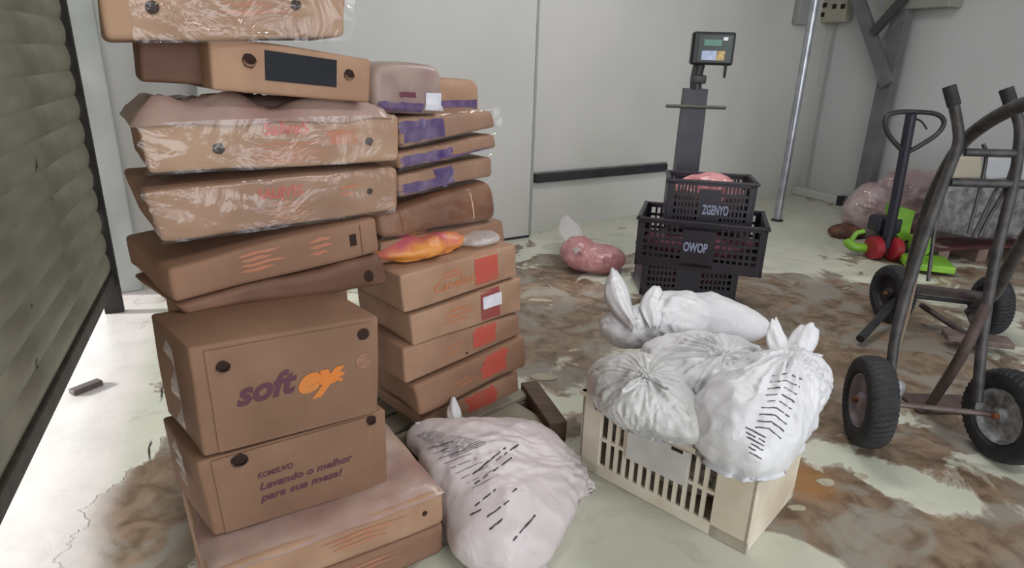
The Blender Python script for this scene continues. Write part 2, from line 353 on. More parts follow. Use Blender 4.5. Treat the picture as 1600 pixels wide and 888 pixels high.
mb = MB(); mb.box(S0 + dS * .0 + nS * .01 + Vector((0, 0, 1.45)), (.045, .09, 2.9), Rs3, .004); mb.obj('guide_channel', mat('guide_dark', rgb(46, 42, 38), .7, rgb(30, 27, 24), 14, bump=.5), sh)
mb = MB(); mb.box(S0 + dS * LEN + nS * .01 + Vector((0, 0, 1.45)), (.06, .09, 2.9), Rs3, .004); mb.obj('guide_channel', MATS['guide_dark'], sh)
# drain strip cover in floor beside shutter
a = PZ(112, 618); c = PZ(158, 600); mb = MB(); dd = (c - a).normalized()
mb.box((a + c) / 2 + Vector((0, 0, .012)), ((c - a).length, .045, .024), Matrix((dd, Vector((-dd.y, dd.x, 0)), Vector((0, 0, 1)))).transposed(), .005)
tag(mb.obj('metal_bar', mat('bar_rust', rgb(74, 62, 58), .6, rgb(100, 90, 86), 20)), 'short dark metal bar lying on pale floor beside the shutter', 'bar')

# ================================================================== CARTONS
def grid1(half, r):
    a = [0, .35, .7, 1.0]; edge = [half - r * (1 - math.sin(x * math.pi / 2)) for x in a]
    n = 7; inner = [(-1 + 2 * i / n) * (half - r) for i in range(1, n)]
    return sorted([-e for e in edge] + inner + edge)
def surf(gx, gy, gz, fn):
    idx = {}; V = []; Fs = []
    X, Y, Z = len(gx), len(gy), len(gz)
    def g(i, j, k):
        key = (i, j, k)
        if key not in idx: idx[key] = len(V); V.append(fn(gx[i], gy[j], gz[k]))
        return idx[key]
    for i in range(X - 1):
        for j in range(Y - 1):
            Fs.append((g(i, j, 0), g(i, j + 1, 0), g(i + 1, j + 1, 0), g(i + 1, j, 0)))
            Fs.append((g(i, j, Z - 1), g(i + 1, j, Z - 1), g(i + 1, j + 1, Z - 1), g(i, j + 1, Z - 1)))
    for i in range(X - 1):
        for k in range(Z - 1):
            Fs.append((g(i, 0, k), g(i + 1, 0, k), g(i + 1, 0, k + 1), g(i, 0, k + 1)))
            Fs.append((g(i, Y - 1, k), g(i, Y - 1, k + 1), g(i + 1, Y - 1, k + 1), g(i + 1, Y - 1, k)))
    for j in range(Y - 1):
        for k in range(Z - 1):
            Fs.append((g(0, j, k), g(0, j, k + 1), g(0, j + 1, k + 1), g(0, j + 1, k)))
            Fs.append((g(X - 1, j, k), g(X - 1, j + 1, k), g(X - 1, j + 1, k + 1), g(X - 1, j, k + 1)))
    return V, Fs
class Carton:
    toff = .0022; hoff = .002
    """quad = TL,TR,BR,BL of the front face (world), dep = vector to the back."""
    def __init__(s, quad, dep, M, label, r=.012, dent=.006, seed=0, group=None, name='cardboard_carton', cat='carton', rise=0.0, bulge=0.0, backlift=0.0, infl=0.0):
        TL, TR, BR, BL = [Vector(q) for q in quad]; s.q = (TL, TR, BR, BL); dep = Vector(dep); s.dep = dep
        s.w = ((TR - TL).length + (BR - BL).length) / 2; s.h = ((TL - BL).length + (TR - BR).length) / 2; d = dep.length
        s.n = -((TR - TL).cross(BL - TL)).normalized()
        if s.n.dot(dep) > 0: s.n = -s.n
        base = (BL + BR) / 2 + dep / 2
        s.root = thing(name, label, cat, (base.x, base.y, min(BL.z, BR.z)), group)
        hw, hd, hh = s.w / 2, d / 2, s.h / 2; r = min(r, hh * .6)
        gx, gy, gz = grid1(hw, r), grid1(hd, r), grid1(hh, r)
        lift = Vector((0, 0, backlift))
        def world(u, v, t):   # u right, v depth, t up in 0..1
            f0 = BL.lerp(BR, u); f1 = TL.lerp(TR, u)
            return f0.lerp(f1, t) + (dep + lift) * v
        s.world = world
        def fn(x, y, z):
            q = Vector((x, y, z)); i = Vector((max(-hw + r, min(hw - r, x)), max(-hd + r, min(hd - r, y)), max(-hh + r, min(hh - r, z))))
            e = q - i
            if e.length > 1e-9: q = i + e.normalized() * r
            u, v, t = q.x / s.w + .5, q.y / d + .5, q.z / s.h + .5
            p = world(u, v, t)
            ns = Vector((p.x * 5 + seed * 3.1, p.y * 5, p.z * 7 + seed)); nv = noise.noise_vector(ns)
            p += nv * dent
            ff = 4 * u * (1 - u) 
            if t > .5: p.z += bulge * ff * 4 * v * (1 - v) * (t - .5) * 2
            if infl:
                p += (Vector((0, 0, 1)) * (t - .5) * ff + s.n * (.5 - v) * 4 * t * (1 - t) * 1.0 + (TR - TL).normalized() * (u - .5) * 4 * t * (1 - t)) * infl
            return p
        V, Fs = surf(gx, gy, gz, fn)
        s.body = build('carton_body', V, Fs, M, s.root, True); s.body.data.set_sharp_from_angle(angle=math.radians(50))
        s.bvh = BVHTree.FromPolygons([Vector(v) for v in V], Fs)
    def pt(s, u, t, off=.0015):
        p = s.world(u, 0, t); o = p + s.n * .08
        h = s.bvh.ray_cast(o, -s.n, .3)
        return (h[0] if h[0] else p) + s.n * off
    def patch(s, name, u0, t0, u1, t1, M, nx=10, ny=6, off=.0015, wob=0, wave=0):
        """flat print between (u0,t0) and (u1,t1); t up"""
        V = []
        for j in range(ny + 1):
            for i in range(nx + 1):
                a, b = i / nx, j / ny
                u = u0 + (u1 - u0) * a; t = t0 + (t1 - t0) * b
                if wob: u += wob * noise.noise(Vector((t * 30, u0 * 9, 1))) * (1 if i in (0, nx) else 0); t += wob * 1.5 * noise.noise(Vector((u * 30, t0 * 9, 2))) * (1 if j in (0, ny) else 0)
                if wave: t += wave * math.sin(a * 5 + u0 * 20)
                V.append(s.pt(u, t, off))
        Fs = [(j * (nx + 1) + i, j * (nx + 1) + i + 1, (j + 1) * (nx + 1) + i + 1, (j + 1) * (nx + 1) + i) for j in range(ny) for i in range(nx)]
        return build(name, V, Fs, M, s.root)
    def disc(s, name, u, t, rad, M, off=.002, n=14, jag=.15):
        V = [s.pt(u, t, off)]
        for k in range(n):
            a = 2 * math.pi * k / n; R = rad * (1 + jag * noise.noise(Vector((k * 1.7, u * 9, t * 7))))
            V.append(s.pt(u + R * math.cos(a) / s.w, t + R * math.sin(a) / s.h, off))
        return build(name, V, [(0, 1 + k, 1 + (k + 1) % n) for k in range(n)], M, s.root)
    def hole(s, u, t, rad, flap=True):
        h = s.disc('hand_hole', u, t, rad, DARKHOLE, s.hoff)
        if flap:
            V = []
            for k in range(7):
                a = math.pi + math.pi * k / 6
                V.append(s.pt(u + rad * .92 * math.cos(a) / s.w, t + rad * .92 * math.sin(a) / s.h, s.hoff + .001))
                V.append(s.pt(u + rad * .75 * math.cos(a) / s.w, t + rad * (.5 * math.sin(a)) / s.h, s.hoff + .01))
            build('hole_flap', V, [(2 * k, 2 * k + 2, 2 * k + 3, 2 * k + 1) for k in range(6)], s.body.data.materials[0], h)
        return h
    def text(s, string, u, t, size, M, shear=0.0, slope=0.0, bold=.0, name='printed_text', width=None, stroke=None):
        cu = bpy.data.curves.new('t', 'FONT'); cu.body = string; cu.size = 1; cu.shear = shear; cu.offset = bold; cu.resolution_u = 3
        to = bpy.data.objects.new('t', cu); COL.objects.link(to)
        me = to.to_mesh(); bm = bmesh.new(); bm.from_mesh(me); to.to_mesh_clear()
        bpy.data.objects.remove(to); bpy.data.curves.remove(cu)
        bmesh.ops.triangulate(bm, faces=bm.faces)
        bmesh.ops.subdivide_edges(bm, edges=[e for e in bm.edges if e.calc_length() > .2], cuts=1)
        mx = max(v.co.x for v in bm.verts); sx = size if width is None else width / mx
        bm.verts.index_update()
        V = [s.pt(u + v.co.x * sx / s.w, t + (v.co.y * size + v.co.x * sx * slope) / s.h, s.toff) for v in bm.verts]
        Fs = [[v.index for v in f.verts] for f in bm.faces]; bm.free()
        return build(name, V, Fs, M, s.root)
    def scribble(s, name, u0, t0, u1, t1, n, M, th=.05, seed=1):
        rnd = random.Random(seed); V = []; Fs = []
        for k in range(n):
            t = t0 + (t1 - t0) * (k + .5) / n; a = u0 + rnd.uniform(0, .12) * (u1 - u0); b = u1 - rnd.uniform(0, .3) * (u1 - u0); m_ = 12; st = len(V)
            for i in range(m_ + 1):
                u = a + (b - a) * i / m_; tt = t + .012 * math.sin(i * .9 + k); hth = th * .5 * (1 - abs(i / m_ * 2 - 1) ** 3) * rnd.uniform(.6, 1)
                V += [s.pt(u, tt - hth), s.pt(u, tt + hth)]
            Fs += [(st + 2 * i, st + 2 * i + 2, st + 2 * i + 3, st + 2 * i + 1) for i in range(m_)]
        o = build(name, V, Fs, M, s.root); o['kind'] = 'stuff'; return o
    def seam(s, u, M=None, wd=.0035, t0=.03, t1=.97):
        return s.patch('flap_seam', u - wd / s.w / 2, t0, u + wd / s.w / 2, t1, M or MATS['seam'], 1, 8, .001)
    def wrap(s, M=None, off=.012, seed=3, name='plastic_wrap', amp=.01, part=(0, 1, 0, 1, -.02, 1)):
        u0, u1, v0, v1, t0, t1 = part; nu, nv = 34, 22; V = []
        for j in range(nv + 1):
            q_ = j / nv * (1 + min(.6, v1 * .5))
            for i in range(nu + 1):
                u = u0 + (u1 - u0) * i / nu + (.02 * noise.noise(Vector((q_ * 6, seed, 0))) if i in (0, nu) else 0)
                if q_ <= 1: p = s.world(u, 0, t0 + (1.02 - t0) * q_); d_ = s.n
                else: p = s.world(u, q_ - 1, 1.02); d_ = Vector((0, 0, 1))
                k = noise.noise(Vector((p.x * 14, p.y * 14, p.z * 20 + seed))); r_ = 1 - abs(noise.noise(Vector((p.x * 9 + p.z * 14, p.y * 9 + seed, p.z * 6)))) * 2.6
                V.append(p + d_ * (off * .7 + amp * .5 * k + amp * .5 * r_))
        Fs = [(j * (nu + 1) + i, j * (nu + 1) + i + 1, (j + 1) * (nu + 1) + i + 1, (j + 1) * (nu + 1) + i) for j in range(nv) for i in range(nu)]
        return build(name, V, Fs, M or FILM, s.root, True)
    def liner(s, M, hgt=.03, seed=0, drop=.02, u0=-.02, u1=1.0, v0=-.01, v1=.9, name='plastic_liner'):
        nx, ny = 34, 20; V = []
        for j in range(ny + 1):
            for i in range(nx + 1):
                u = u0 + (u1 - u0) * i / nx; v = v0 + (v1 - v0) * j / ny
                p = s.world(u, v, 1.0); e = min(i, nx - i, j, ny - j)
                k = noise.noise(Vector((p.x * 9, p.y * 9 + seed, 3))) ; rg = 1 - abs(noise.noise(Vector((p.x * 7 + seed, p.y * 16, 9)))) * 2.2
                hz = hgt * (.55 + .5 * k + .3 * rg) * min(1, e / 3.0)
                if e == 0: hz = -drop * (1 + k)
                V.append(p + Vector((0, 0, hz + .004)) + s.n * (.004 if j == 0 else 0))
        Fs = [(j * (nx + 1) + i, j * (nx + 1) + i + 1, (j + 1) * (nx + 1) + i + 1, (j + 1) * (nx + 1) + i) for j in range(ny) for i in range(nx)]
        return build(name, V, Fs, M, s.root, True)
mat('seam', rgb(104, 74, 58), .8)
dL = dirv(33.5); nL = Vector((-dL.y, dL.x, 0)); dpL = dirv(134)
base0 = PZ(697, 865)
P1 = (PZ(588, 765, .228) + PZ(347, 845, .228)) / 2
P3 = P1 + nL * .22
def quad(px, p, n): return [PP(x, y, p, n) for x, y in px]
def flatquad(bl, d, w, h): 
    bl = Vector(bl); return [bl + Vector((0, 0, h)), bl + d * w + Vector((0, 0, h)), bl + d * w, bl]
GL = 'cartons of the tall left stack'; GR = 'cartons of the shorter right stack'
# --- two big flat cartons at the floor
b0 = Vector((base0.x, base0.y, 0)) - dL * .63
ca = Carton(flatquad(b0 + Vector((0, 0, .001)), dL, .632, .108), nL * .5, CARD[1], 'flat carton lying on the floor at the very bottom of the left stack', r=.02, dent=.008, seed=1, group=GL)
ca.scribble('faded_print', .35, .35, .8, .8, 3, REDFADE, .08)
cb = Carton(flatquad(b0 + Vector((0, 0, .112)) - nL * .0 + dL * .0, dL, .625, .114), nL * .5, CARD[2], 'wide flat carton under the two upright cartons, crumpled plastic on its open top', r=.018, dent=.007, seed=2, group=GL)
cb.liner(TOPPL, .014, 4, .012, u0=.0, u1=1.0, v0=.0, v1=1)
cb.scribble('faded_print', .42, .35, .84, .75, 3, REDFADE, .08, 2); cb.hole(.9, .55, .008, False)
# --- upright cartons
q = quad([(308, 724), (604, 640), (606, 756), (335, 840)], P1, nL)
c1 = Carton(q, dpL * .27, CDK, 'upright carton with three lines of purple writing, under the carton marked soft', r=.008, dent=.004, seed=3, group=GL)
c1.toff = .0065; c1.hoff = .0062; c1.hole(.19, .9, .02); c1.hole(.90, .93, .014)
c1.text('KOMSUVO', .26, .60, .023, PURPLE, .25, .04, .03, width=.088)
c1.text('Levando o melhor', .26, .44, .03, PURPLE, .25, .04, .03, width=.245)
c1.text('para sua mesa!', .26, .29, .03, PURPLE, .25, .04, .03, width=.215)
q = quad([(291, 546), (592, 494), (592, 645), (320, 716)], P1, nL)
q[0].z += .0; c2 = Carton(q, dpL * .27, CDK, 'upright carton marked soft in purple and orange on its front', r=.008, dent=.004, seed=4, group=GL, bulge=.012)
# front flap panel proud of the face
def flap_panel(c, u0, t0, u1, t1, th=.005):
    V = []; nx, ny = 12, 8
    for k in (0.0005, th):
        for j in range(ny + 1):
            for i in range(nx + 1): V.append(c.pt(u0 + (u1 - u0) * i / nx, t0 + (t1 - t0) * j / ny, k))
    n = (nx + 1) * (ny + 1); Fs = []
    for j in range(ny):
        for i in range(nx):
            a = j * (nx + 1) + i; Fs += [(n + a, n + a + 1, n + a + nx + 2, n + a + nx + 1)]
    for i in range(nx):
        a = i; Fs.append((a, a + 1, n + a + 1, n + a)); a = ny * (nx + 1) + i; Fs.append((a + 1, a, n + a, n + a + 1))
    for j in range(ny):
        a = j * (nx + 1); Fs.append((a + nx + 1, a, n + a, n + a + nx + 1)); a += nx; Fs.append((a, a + nx + 1, n + a + nx + 1, n + a))
    o = build('front_flap', V, Fs, CDK, c.root)
    c.bvh = BVHTree.FromPolygons([Vector(v) for v in V] , Fs)
    return o
old = c2.bvh; flap_panel(c2, .075, .02, .95, .96)
c2.hole(.15, .80, .016); c2.hole(.9, .86, .016, False)
c2.text('soft', .19, .42, .085, PURPLE, .3, .06, .035, width=.145)
c2.text('ey', .505, .41, .095, ORANGE, .3, .06, .05, width=.125)
c2.patch('orange_smear', .54, .44, .76, .54, ORANGE, wob=.06, wave=.02, off=.0012)
c2.disc('round_stamp', .9, .60, .022, mat('stamp', rgb(150, 112, 92), .7, rgb(128, 92, 78), 90))
c2.bvh = old
o1 = c1.bvh; flap_panel(c1, .06, .02, .91, .98); c1.bvh = o1
# torn shipping film on left side of c2 / c1
def rag(root, pts, M, name, th=0):
    n = len(pts) // 2; V = []
    for p in pts: V.append(Vector(p))
    return build(name, V, [(2 * i, 2 * i + 2, 2 * i + 3, 2 * i + 1) for i in range(n - 1)], M, root)
for (c, vv, t0, t1, s2) in ((c2, .25, .2, .95, 1), (c1, .3, .55, 1.0, 2)):
    pts = []
    for k in range(9):
        t = t1 + (t0 - t1) * k / 8; wv = .05 + .03 * noise.noise(Vector((k * .9, s2, 0)))
        p = c.world(0, vv, t) - dL * .006; pts += [p + nL * (-.02 - .01 * math.sin(k * 2)) - dL * .008, p + nL * wv - dL * (.012 + .01 * math.sin(k * 1.7))]
    rag(c.root, pts, FILM2, 'torn_film')
# --- cartons behind the upright ones
q = [v + dpL * .285 + dL * .07 for v in quad([(355, 718), (585, 645), (586, 764), (365, 845)], P1, nL)]
zb, zm, zt_ = .235, .470, .745
bq = lambda z0, z1, e: [Vector((p.x, p.y, z)) for p, z in ((q[0] + dL * e - dL*.05, z1), (q[1] + dL * e, z1), (q[1] + dL * e, z0), (q[0] + dL * e - dL*.05, z0))]
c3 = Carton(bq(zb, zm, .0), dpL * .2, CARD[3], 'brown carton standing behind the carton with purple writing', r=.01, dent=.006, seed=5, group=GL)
c4 = Carton(bq(zm + .004, .60, .03), dpL * .2, CARD[1], 'carton behind the soft carton, lower of the two with dark holes at its end', r=.01, dent=.008, seed=6, group=GL)
c4.hole(.95, .55, .016, False)
c5 = Carton(bq(.604, zt_, .022), dpL * .2, CARD[1], 'carton behind the soft carton, upper of the two and just under the crushed one', r=.01, dent=.008, seed=7, group=GL)
c5.hole(.94, .3, .014, False)
# --- upper five
q3 = quad([(268, 480), (600, 397), (608, 446), (282, 494)], P3, nL)
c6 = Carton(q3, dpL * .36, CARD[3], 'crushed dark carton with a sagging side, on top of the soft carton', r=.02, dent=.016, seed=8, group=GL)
c6.hole(.9, .4, .014, False)
q4 = quad([(262, 420), (589, 338), (595, 393), (271, 474)], P3, nL)
c7 = Carton(q4, dpL * .38, CARD[1], 'steeply sloping carton with a small square hole, third below the black label one', r=.014, dent=.007, seed=9, group=GL, bulge=.006)
c7.patch('square_hole', .84, .35, .875, .68, DARKHOLE, 2, 2); c7.seam(.90)
c7.scribble('faded_print', .28, .3, .52, .9, 4, REDFADE, .12, 5); c7.scribble('faded_print', .62, .3, .76, .85, 3, REDFADE, .12, 6)
q5 = quad([(221, 301), (622, 260), (624, 329), (253, 381)], P3, nL)
c8 = Carton(q5, dirv(126) * .38, CARD[0], 'long carton with red print and shiny film, second below the black label one', r=.016, dent=.006, seed=10, group=GL, bulge=.01)
c8.text('SAUJVES', .39, .62, .038, REDPRINT, .1, .01, .03, width=.115); c8.scribble('faded_print', .40, .15, .62, .55, 4, REDFADE, .05, 7)
c8.scribble('faded_print', .72, .45, .82, .75, 2, ORLINE, .05, 8); c8.hole(.86, .52, .009, False)
c8.wrap(part=(.0, .97, 0, .9, .0, .92))
q6 = quad([(218, 193), (622, 179), (623, 251), (235, 273)], P3, nL)
c9 = Carton(q6, dirv(124) * .38, CARD[2], 'carton with large red lettering and loose pinkish plastic over its top', r=.012, dent=.006, seed=11, group=GL)
c9.text('SalveS', .42, .68, .045, REDPRINT, .1, .0, .03, width=.115)
c9.scribble('faded_print', .34, .10, .72, .52, 5, REDFADE, .06, 9); c9.patch('faded_print', .69, .42, .81, .72, REDFADE, wob=.03)
c9.hole(.25, .45, .014, False); c9.hole(.86, .45, .011, False)
c9.liner(TOPPL, .05, 6, .012, u0=-.03, u1=.97, v1=1.0); c9.wrap(part=(-.01, .98, 0, .0, .0, .9), seed=8)
q7 = quad([(326, 53), (581, 92), (579, 161), (331, 141)], P3 - nL * .02, nL)
c10 = Carton(q7, dirv(128) * .30, CARD[2], 'carton with a black rectangular label and two round hand holes', r=.01, dent=.004, seed=12, group=GL)
c10.patch('black_label', .31, .28, .76, .86, BLACKL); c10.hole(.22, .62, .016); c10.hole(.845, .58, .014)
q = [v + nL * .07 for v in quad([(220, 58), (330, 60), (330, 134), (226, 132)], P3, nL)]
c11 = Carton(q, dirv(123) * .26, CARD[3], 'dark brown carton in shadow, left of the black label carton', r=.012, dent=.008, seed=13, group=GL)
q8 = quad([(146, -72), (545, -58), (541, 61), (165, 64)], P3 - nL * .05, nL)
for v in q8[:2]: v.z = max(v.z, 1.0)
c12 = Carton(q8, dirv(122) * .40, CARD[2], 'film-wrapped carton topping the left stack, cut off by the photo edge', r=.015, dent=.006, seed=14, group=GL)
c12.hole(.18, .4, .014, False); c12.hole(.76, .45, .012, False); c12.wrap(part=(.1, 1.03, 0, 1, -.03, .95), seed=2, amp=.014); c12.scribble('faded_print', .4, .3, .75, .7, 4, REDFADE, .05, 4)
# dark wrapped piece right end of c12
q = [v + nL * .12 for v in quad([(548, -40), (566, -40), (566, 50), (546, 56)], P3, nL)]
# --- right stack
d2 = dirv(43); n2 = Vector((-d2.y, d2.x, 0)); PR = PZ(812, 602, .12)
def rc(px, M, label, off=0.0, dep=.36, **k): return Carton([v for v in quad(px, PR + n2 * off, n2)], n2 * dep, M, label, group=GR, **k)
R1 = rc([(658, 655), (811, 579), (812, 614), (668, 692)], CARD[0], 'lowest carton of the right stack, half hidden behind the lying sack', seed=21, r=.012, dent=.006, off=.03, dep=.32)
R2 = rc([(646, 606), (822, 523), (822, 571), (657, 652)], CARD[1], 'tilted carton with blurred red square, second from the bottom of right stack', seed=22, r=.015, dent=.01, off=-.01)
R3 = rc([(629, 546), (811, 491), (814, 523), (634, 602)], CARD[0], 'carton with scuffed red square, middle of the five red-square cartons', seed=23, r=.012, dent=.007)
R4 = rc([(641, 494), (814, 434), (815, 486), (646, 541)], CARD[2], 'carton with white sticker over its red square', seed=24, r=.01, dent=.005)
R5 = rc([(624, 432), (807, 382), (809, 432), (632, 491)], CARD[2], 'carton with a clean red square, topmost of the red-square cartons', seed=25, r=.01, dent=.004)
R5.patch('red_square', .60, .02, .81, .98, REDPRINT); R5.text('Canelon', .24, .28, .05, ORLINE, 0, .02, .0, width=.19); R5.scribble('orange_lines', .3, .55, .55, .8, 2, ORLINE, .05, 3)
R4.patch('red_square', .60, .1, .78, .98, mat('dull_red_print', rgb(150, 62, 70), .5, rgb(140, 76, 72), 9)); R4.patch('white_sticker', .62, .42, .8, .8, WHITE, off=.003); R4.scribble('orange_lines', .24, .3, .55, .8, 3, ORLINE, .05, 13)
R4.text('18:2420', .64, .5, .016, mat('soft_grey_ink', rgb(160, 158, 170), .6), 0, 0, .0, width=.07)
R3.patch('red_square', .56, .2, .76, .95, REDPRINT, wob=.05); R3.scribble('orange_lines', .28, .3, .52, .7, 2, ORLINE, .04, 14); R3.hole(.5, .18, .005, False)
R2.patch('red_square', .56, .2, .8, .9, REDPRINT, wob=.06); R2.scribble('orange_lines', .3, .3, .54, .6, 2, ORLINE, .04, 15)
R1.patch('red_square', .42, .1, .72, .95, REDPRINT, wob=.06)
R6 = rc([(596, 378), (786, 345), (790, 380), (596, 412)], CARD[1], 'flat carton lid under the brown wrapped package of the right stack', off=.12, seed=26, r=.008, dent=.006, dep=.26)
R7 = rc([(592, 338), (768, 284), (776, 343), (596, 373)], CARD[4], 'bulging brown package wrapped in film, above the red-square cartons', off=.12, seed=27, r=.03, dent=.01, infl=.01, dep=.26, name='wrapped_package', cat='package')
R7.seam(.78, mat('tape_edge', rgb(214, 190, 160), .3), wd=.004); R7.seam(.16, MATS['seam'])
R8 = rc([(622, 276), (769, 244), (771, 276), (624, 309)], CARD[0], 'film-wrapped pack with violet print, lowest of the three violet ones', off=.12, seed=28, r=.015, dent=.007, dep=.28, name='wrapped_package', cat='package')
R8.patch('violet_print', .0, .05, .52, .55, VIOLET, wob=.05); R8.patch('violet_print', .36, .1, .56, .95, VIOLET, wob=.04)
R9 = rc([(622, 242), (774, 210), (777, 232), (624, 267)], CARD[0], 'thin film-wrapped pack with violet print, middle of the three violet ones', off=.11, seed=29, r=.015, dent=.009, dep=.30, name='wrapped_package', cat='package')
R9.patch('violet_print', .0, .05, .5, .8, VIOLET, wob=.06); R9.patch('violet_print', .5, .02, .9, .25, VIOLET, wob=.04)
R10 = rc([(622, 187), (770, 172), (776, 198), (626, 232)], CARD[0], 'film-wrapped pack with ragged corner, upper of the three violet ones', off=.11, seed=30, r=.015, dent=.01, dep=.30, name='wrapped_package', cat='package')
R10.patch('violet_print', .0, .1, .44, .9, VIOLET, wob=.08)
R11 = rc([(680, 125), (749, 125), (751, 180), (682, 183)], CARD[2], 'small carton with violet band, rear right on top of right stack', off=.24, seed=31, r=.03, dent=.004, dep=.18, infl=.008)
R11.patch('violet_band', .0, .18, 1, .45, VIOLET); R11.patch('violet_band', .0, .0, 1, .08, VIOLET)
R12 = rc([(585, 104), (688, 103), (692, 178), (587, 172)], mat('wrapped_beige', rgb(168, 150, 138), .4, rgb(138, 112, 112), 7, bump=.4, bscale=12), 'plastic bagged pack with white sticker, front left on top of right stack', off=.10, seed=32, r=.03, dent=.012, dep=.2, infl=.012, name='wrapped_package', cat='package')
R12.patch('white_sticker', .72, .06, 1.0, .44, WHITE, off=.004); R12.patch('violet_print', .05, .0, .7, .2, VIOLET, wob=.04); R12.patch('dark_red_print', .34, .32, .58, .44, mat('maroon_print', rgb(104, 58, 68), .5), wob=.02)
for c, sd in ((R7, 1), (R8, 2), (R9, 3), (R10, 4)): c.wrap(seed=sd * 5, off=.006, amp=.008, part=(-.01, 1.01, -.02, .8, -.02, 1.03))
# ragged film end of R10
pts = []
for k in range(12):
    t = k / 11; p = R10.world(1.0, .0, .2 + t * .9)
    pts += [p, p + d2 * (.02 + .02 * random.random()) + Vector((0, 0, random.uniform(-.02, .02)))]
rag(R10.root, pts, FILM2, 'torn_film')
# orange snack bag on R5
def bag_blob(name, c, ells, M, parent=None, seed=0, wr=.012, zmin=None, sub=5, knot=None, pleat=.012, k=.05, fine=1.0):
    bm = bmesh.new(); bmesh.ops.create_icosphere(bm, subdivisions=sub, radius=1); bm.verts.ensure_lookup_table()
    D = np.array([v.co[:] for v in bm.verts]); c = Vector(c)
    def sdf(P):
        acc = None
        for off_, rad, rz in ells:
            ca_, sa = math.cos(math.radians(rz)), math.sin(math.radians(rz)); Q = P - np.array(off_)
            X = Q[:, 0] * ca_ + Q[:, 1] * sa; Y = -Q[:, 0] * sa + Q[:, 1] * ca_; Z = Q[:, 2]
            d_ = (np.sqrt((X / rad[0]) ** 2 + (Y / rad[1]) ** 2 + (Z / rad[2]) ** 2) - 1) * min(rad)
            e = np.exp(-d_ / (k * .35)); acc = e if acc is None else acc + e
        return -np.log(acc) * k * .35
    lo = np.zeros(len(D)); hi = np.full(len(D), 1.0)
    for t in np.linspace(1.0, .01, 60):
        ins = sdf(D * t) < 0; new = ins & (lo == 0); lo[new] = t
    hi = lo + .018
    for _ in range(8):
        mid = (lo + hi) / 2; ins = sdf(D * mid[:, None]) < 0; lo = np.where(ins, mid, lo); hi = np.where(ins, hi, mid)
    kn = Vector(knot) - c if knot else None
    for v, t in zip(bm.verts, lo):
        dr = v.co.copy(); p = dr * float(t)
        sN = Vector((seed * 7.3, seed * 1.9, 0))
        r1_ = 1 - abs(noise.noise(p * 9 + sN)) * 2.4; r2_ = 1 - abs(noise.noise(p * 20 * fine + sN * 2)) * 2.2; r3_ = noise.noise(p * 4.5 + sN)
        q_ = wr * (.9 * r1_ + .45 * r2_ + 1.2 * r3_)
        if kn:
            e = p - kn; L_ = e.length; a = math.atan2(e.y, e.x) * 3.2; b_ = math.atan2(e.z, math.hypot(e.x, e.y)) * 3
            q_ += pleat * math.exp(-L_ / .14) * (1 - 2.5 * abs(noise.noise(Vector((a * 1.6, b_ * 1.2, seed))))) * 1.5
            p = p + (kn - p) * .55 * math.exp(-(L_ / .05) ** 2)
        p += dr * q_
        v.co = c + p
        if zmin is not None and v.co.z < zmin: 
            v.co.x += p.x * .12; v.co.y += p.y * .12; v.co.z = zmin + (v.co.z - zmin) * .03
    bm.verts.index_update(); V = [v.co.copy() for v in bm.verts]; Fs = [[v.index for v in f.verts] for f in bm.faces]; bm.free()
    o = build(name, V, Fs, M, parent, True); o['bv'] = 0; del o['bv']
    return o, BVHTree.FromPolygons(V, Fs)
def ear(base, tip, side, width, M, parent, cup=.02, name='knot_ear', seed=0, bend=None, blunt=.35):
    base, tip = Vector(base), Vector(tip); ax = tip - base; side = Vector(side).normalized(); nn = ax.cross(side).normalized(); nu, nv = 14, 10; V = []
    for i in range(nu + 1):
        u = i / nu; w_ = width * (.22 + .78 * math.sin(min(1, u * 1.5) * math.pi / 2) ** 1.2) * (1 - (max(0, u - .55) / .45) ** 2 * (1 - blunt))
        c_ = base + ax * u + (Vector(bend) * math.sin(u * math.pi) if bend else Vector())
        for j in range(nv + 1):
            s_2 = j / nv * 2 - 1; f_ = noise.noise(Vector((u * 2.5 + seed, s_2 * 3.5, seed))) * .010
            V.append(c_ + side * s_2 * w_ / 2 + nn * (cup * (s_2 * s_2 - .4) + f_ + .006 * math.sin(s_2 * 9) * (1 - u)) + ax.normalized() * (-.012 * s_2 * s_2 + .006 * math.sin(s_2 * 7 + seed)) * u)
    Fs = [(i * (nv + 1) + j, i * (nv + 1) + j + 1, (i + 1) * (nv + 1) + j + 1, (i + 1) * (nv + 1) + j) for i in range(nu) for j in range(nv)]
    o = build(name, V, Fs, M, parent, True); md = o.modifiers.new('thickness', 'SOLIDIFY'); md.thickness = .004; md.offset = 0
    return o
ob, _ = bag_blob('snack_bag', R5.world(.35, .45, 1.0) + Vector((0, 0, .035)), [((0, 0, 0), (.20, .11, .04), 43)], mat('orange_pink_bag', rgb(214, 142, 70), .35, rgb(196, 98, 110), 9, bump=.5, bscale=16, lo=.42, hi=.6), None, 3, .016, zmin=R5.world(.5, .5, 1.0).z + .004)
tag(ob, 'crumpled orange and pink plastic bag on top of the red-square cartons', 'bag')
ob, _ = bag_blob('plastic_bag', R5.world(.80, .38, 1.0) + Vector((0, 0, .02)), [((0, 0, 0), (.10, .10, .022), 43)], FILM2, None, 5, .006, zmin=R5.world(.8, .4, 1.0).z + .004)
tag(ob, 'clear milky plastic bag lying right of the orange bag', 'bag')
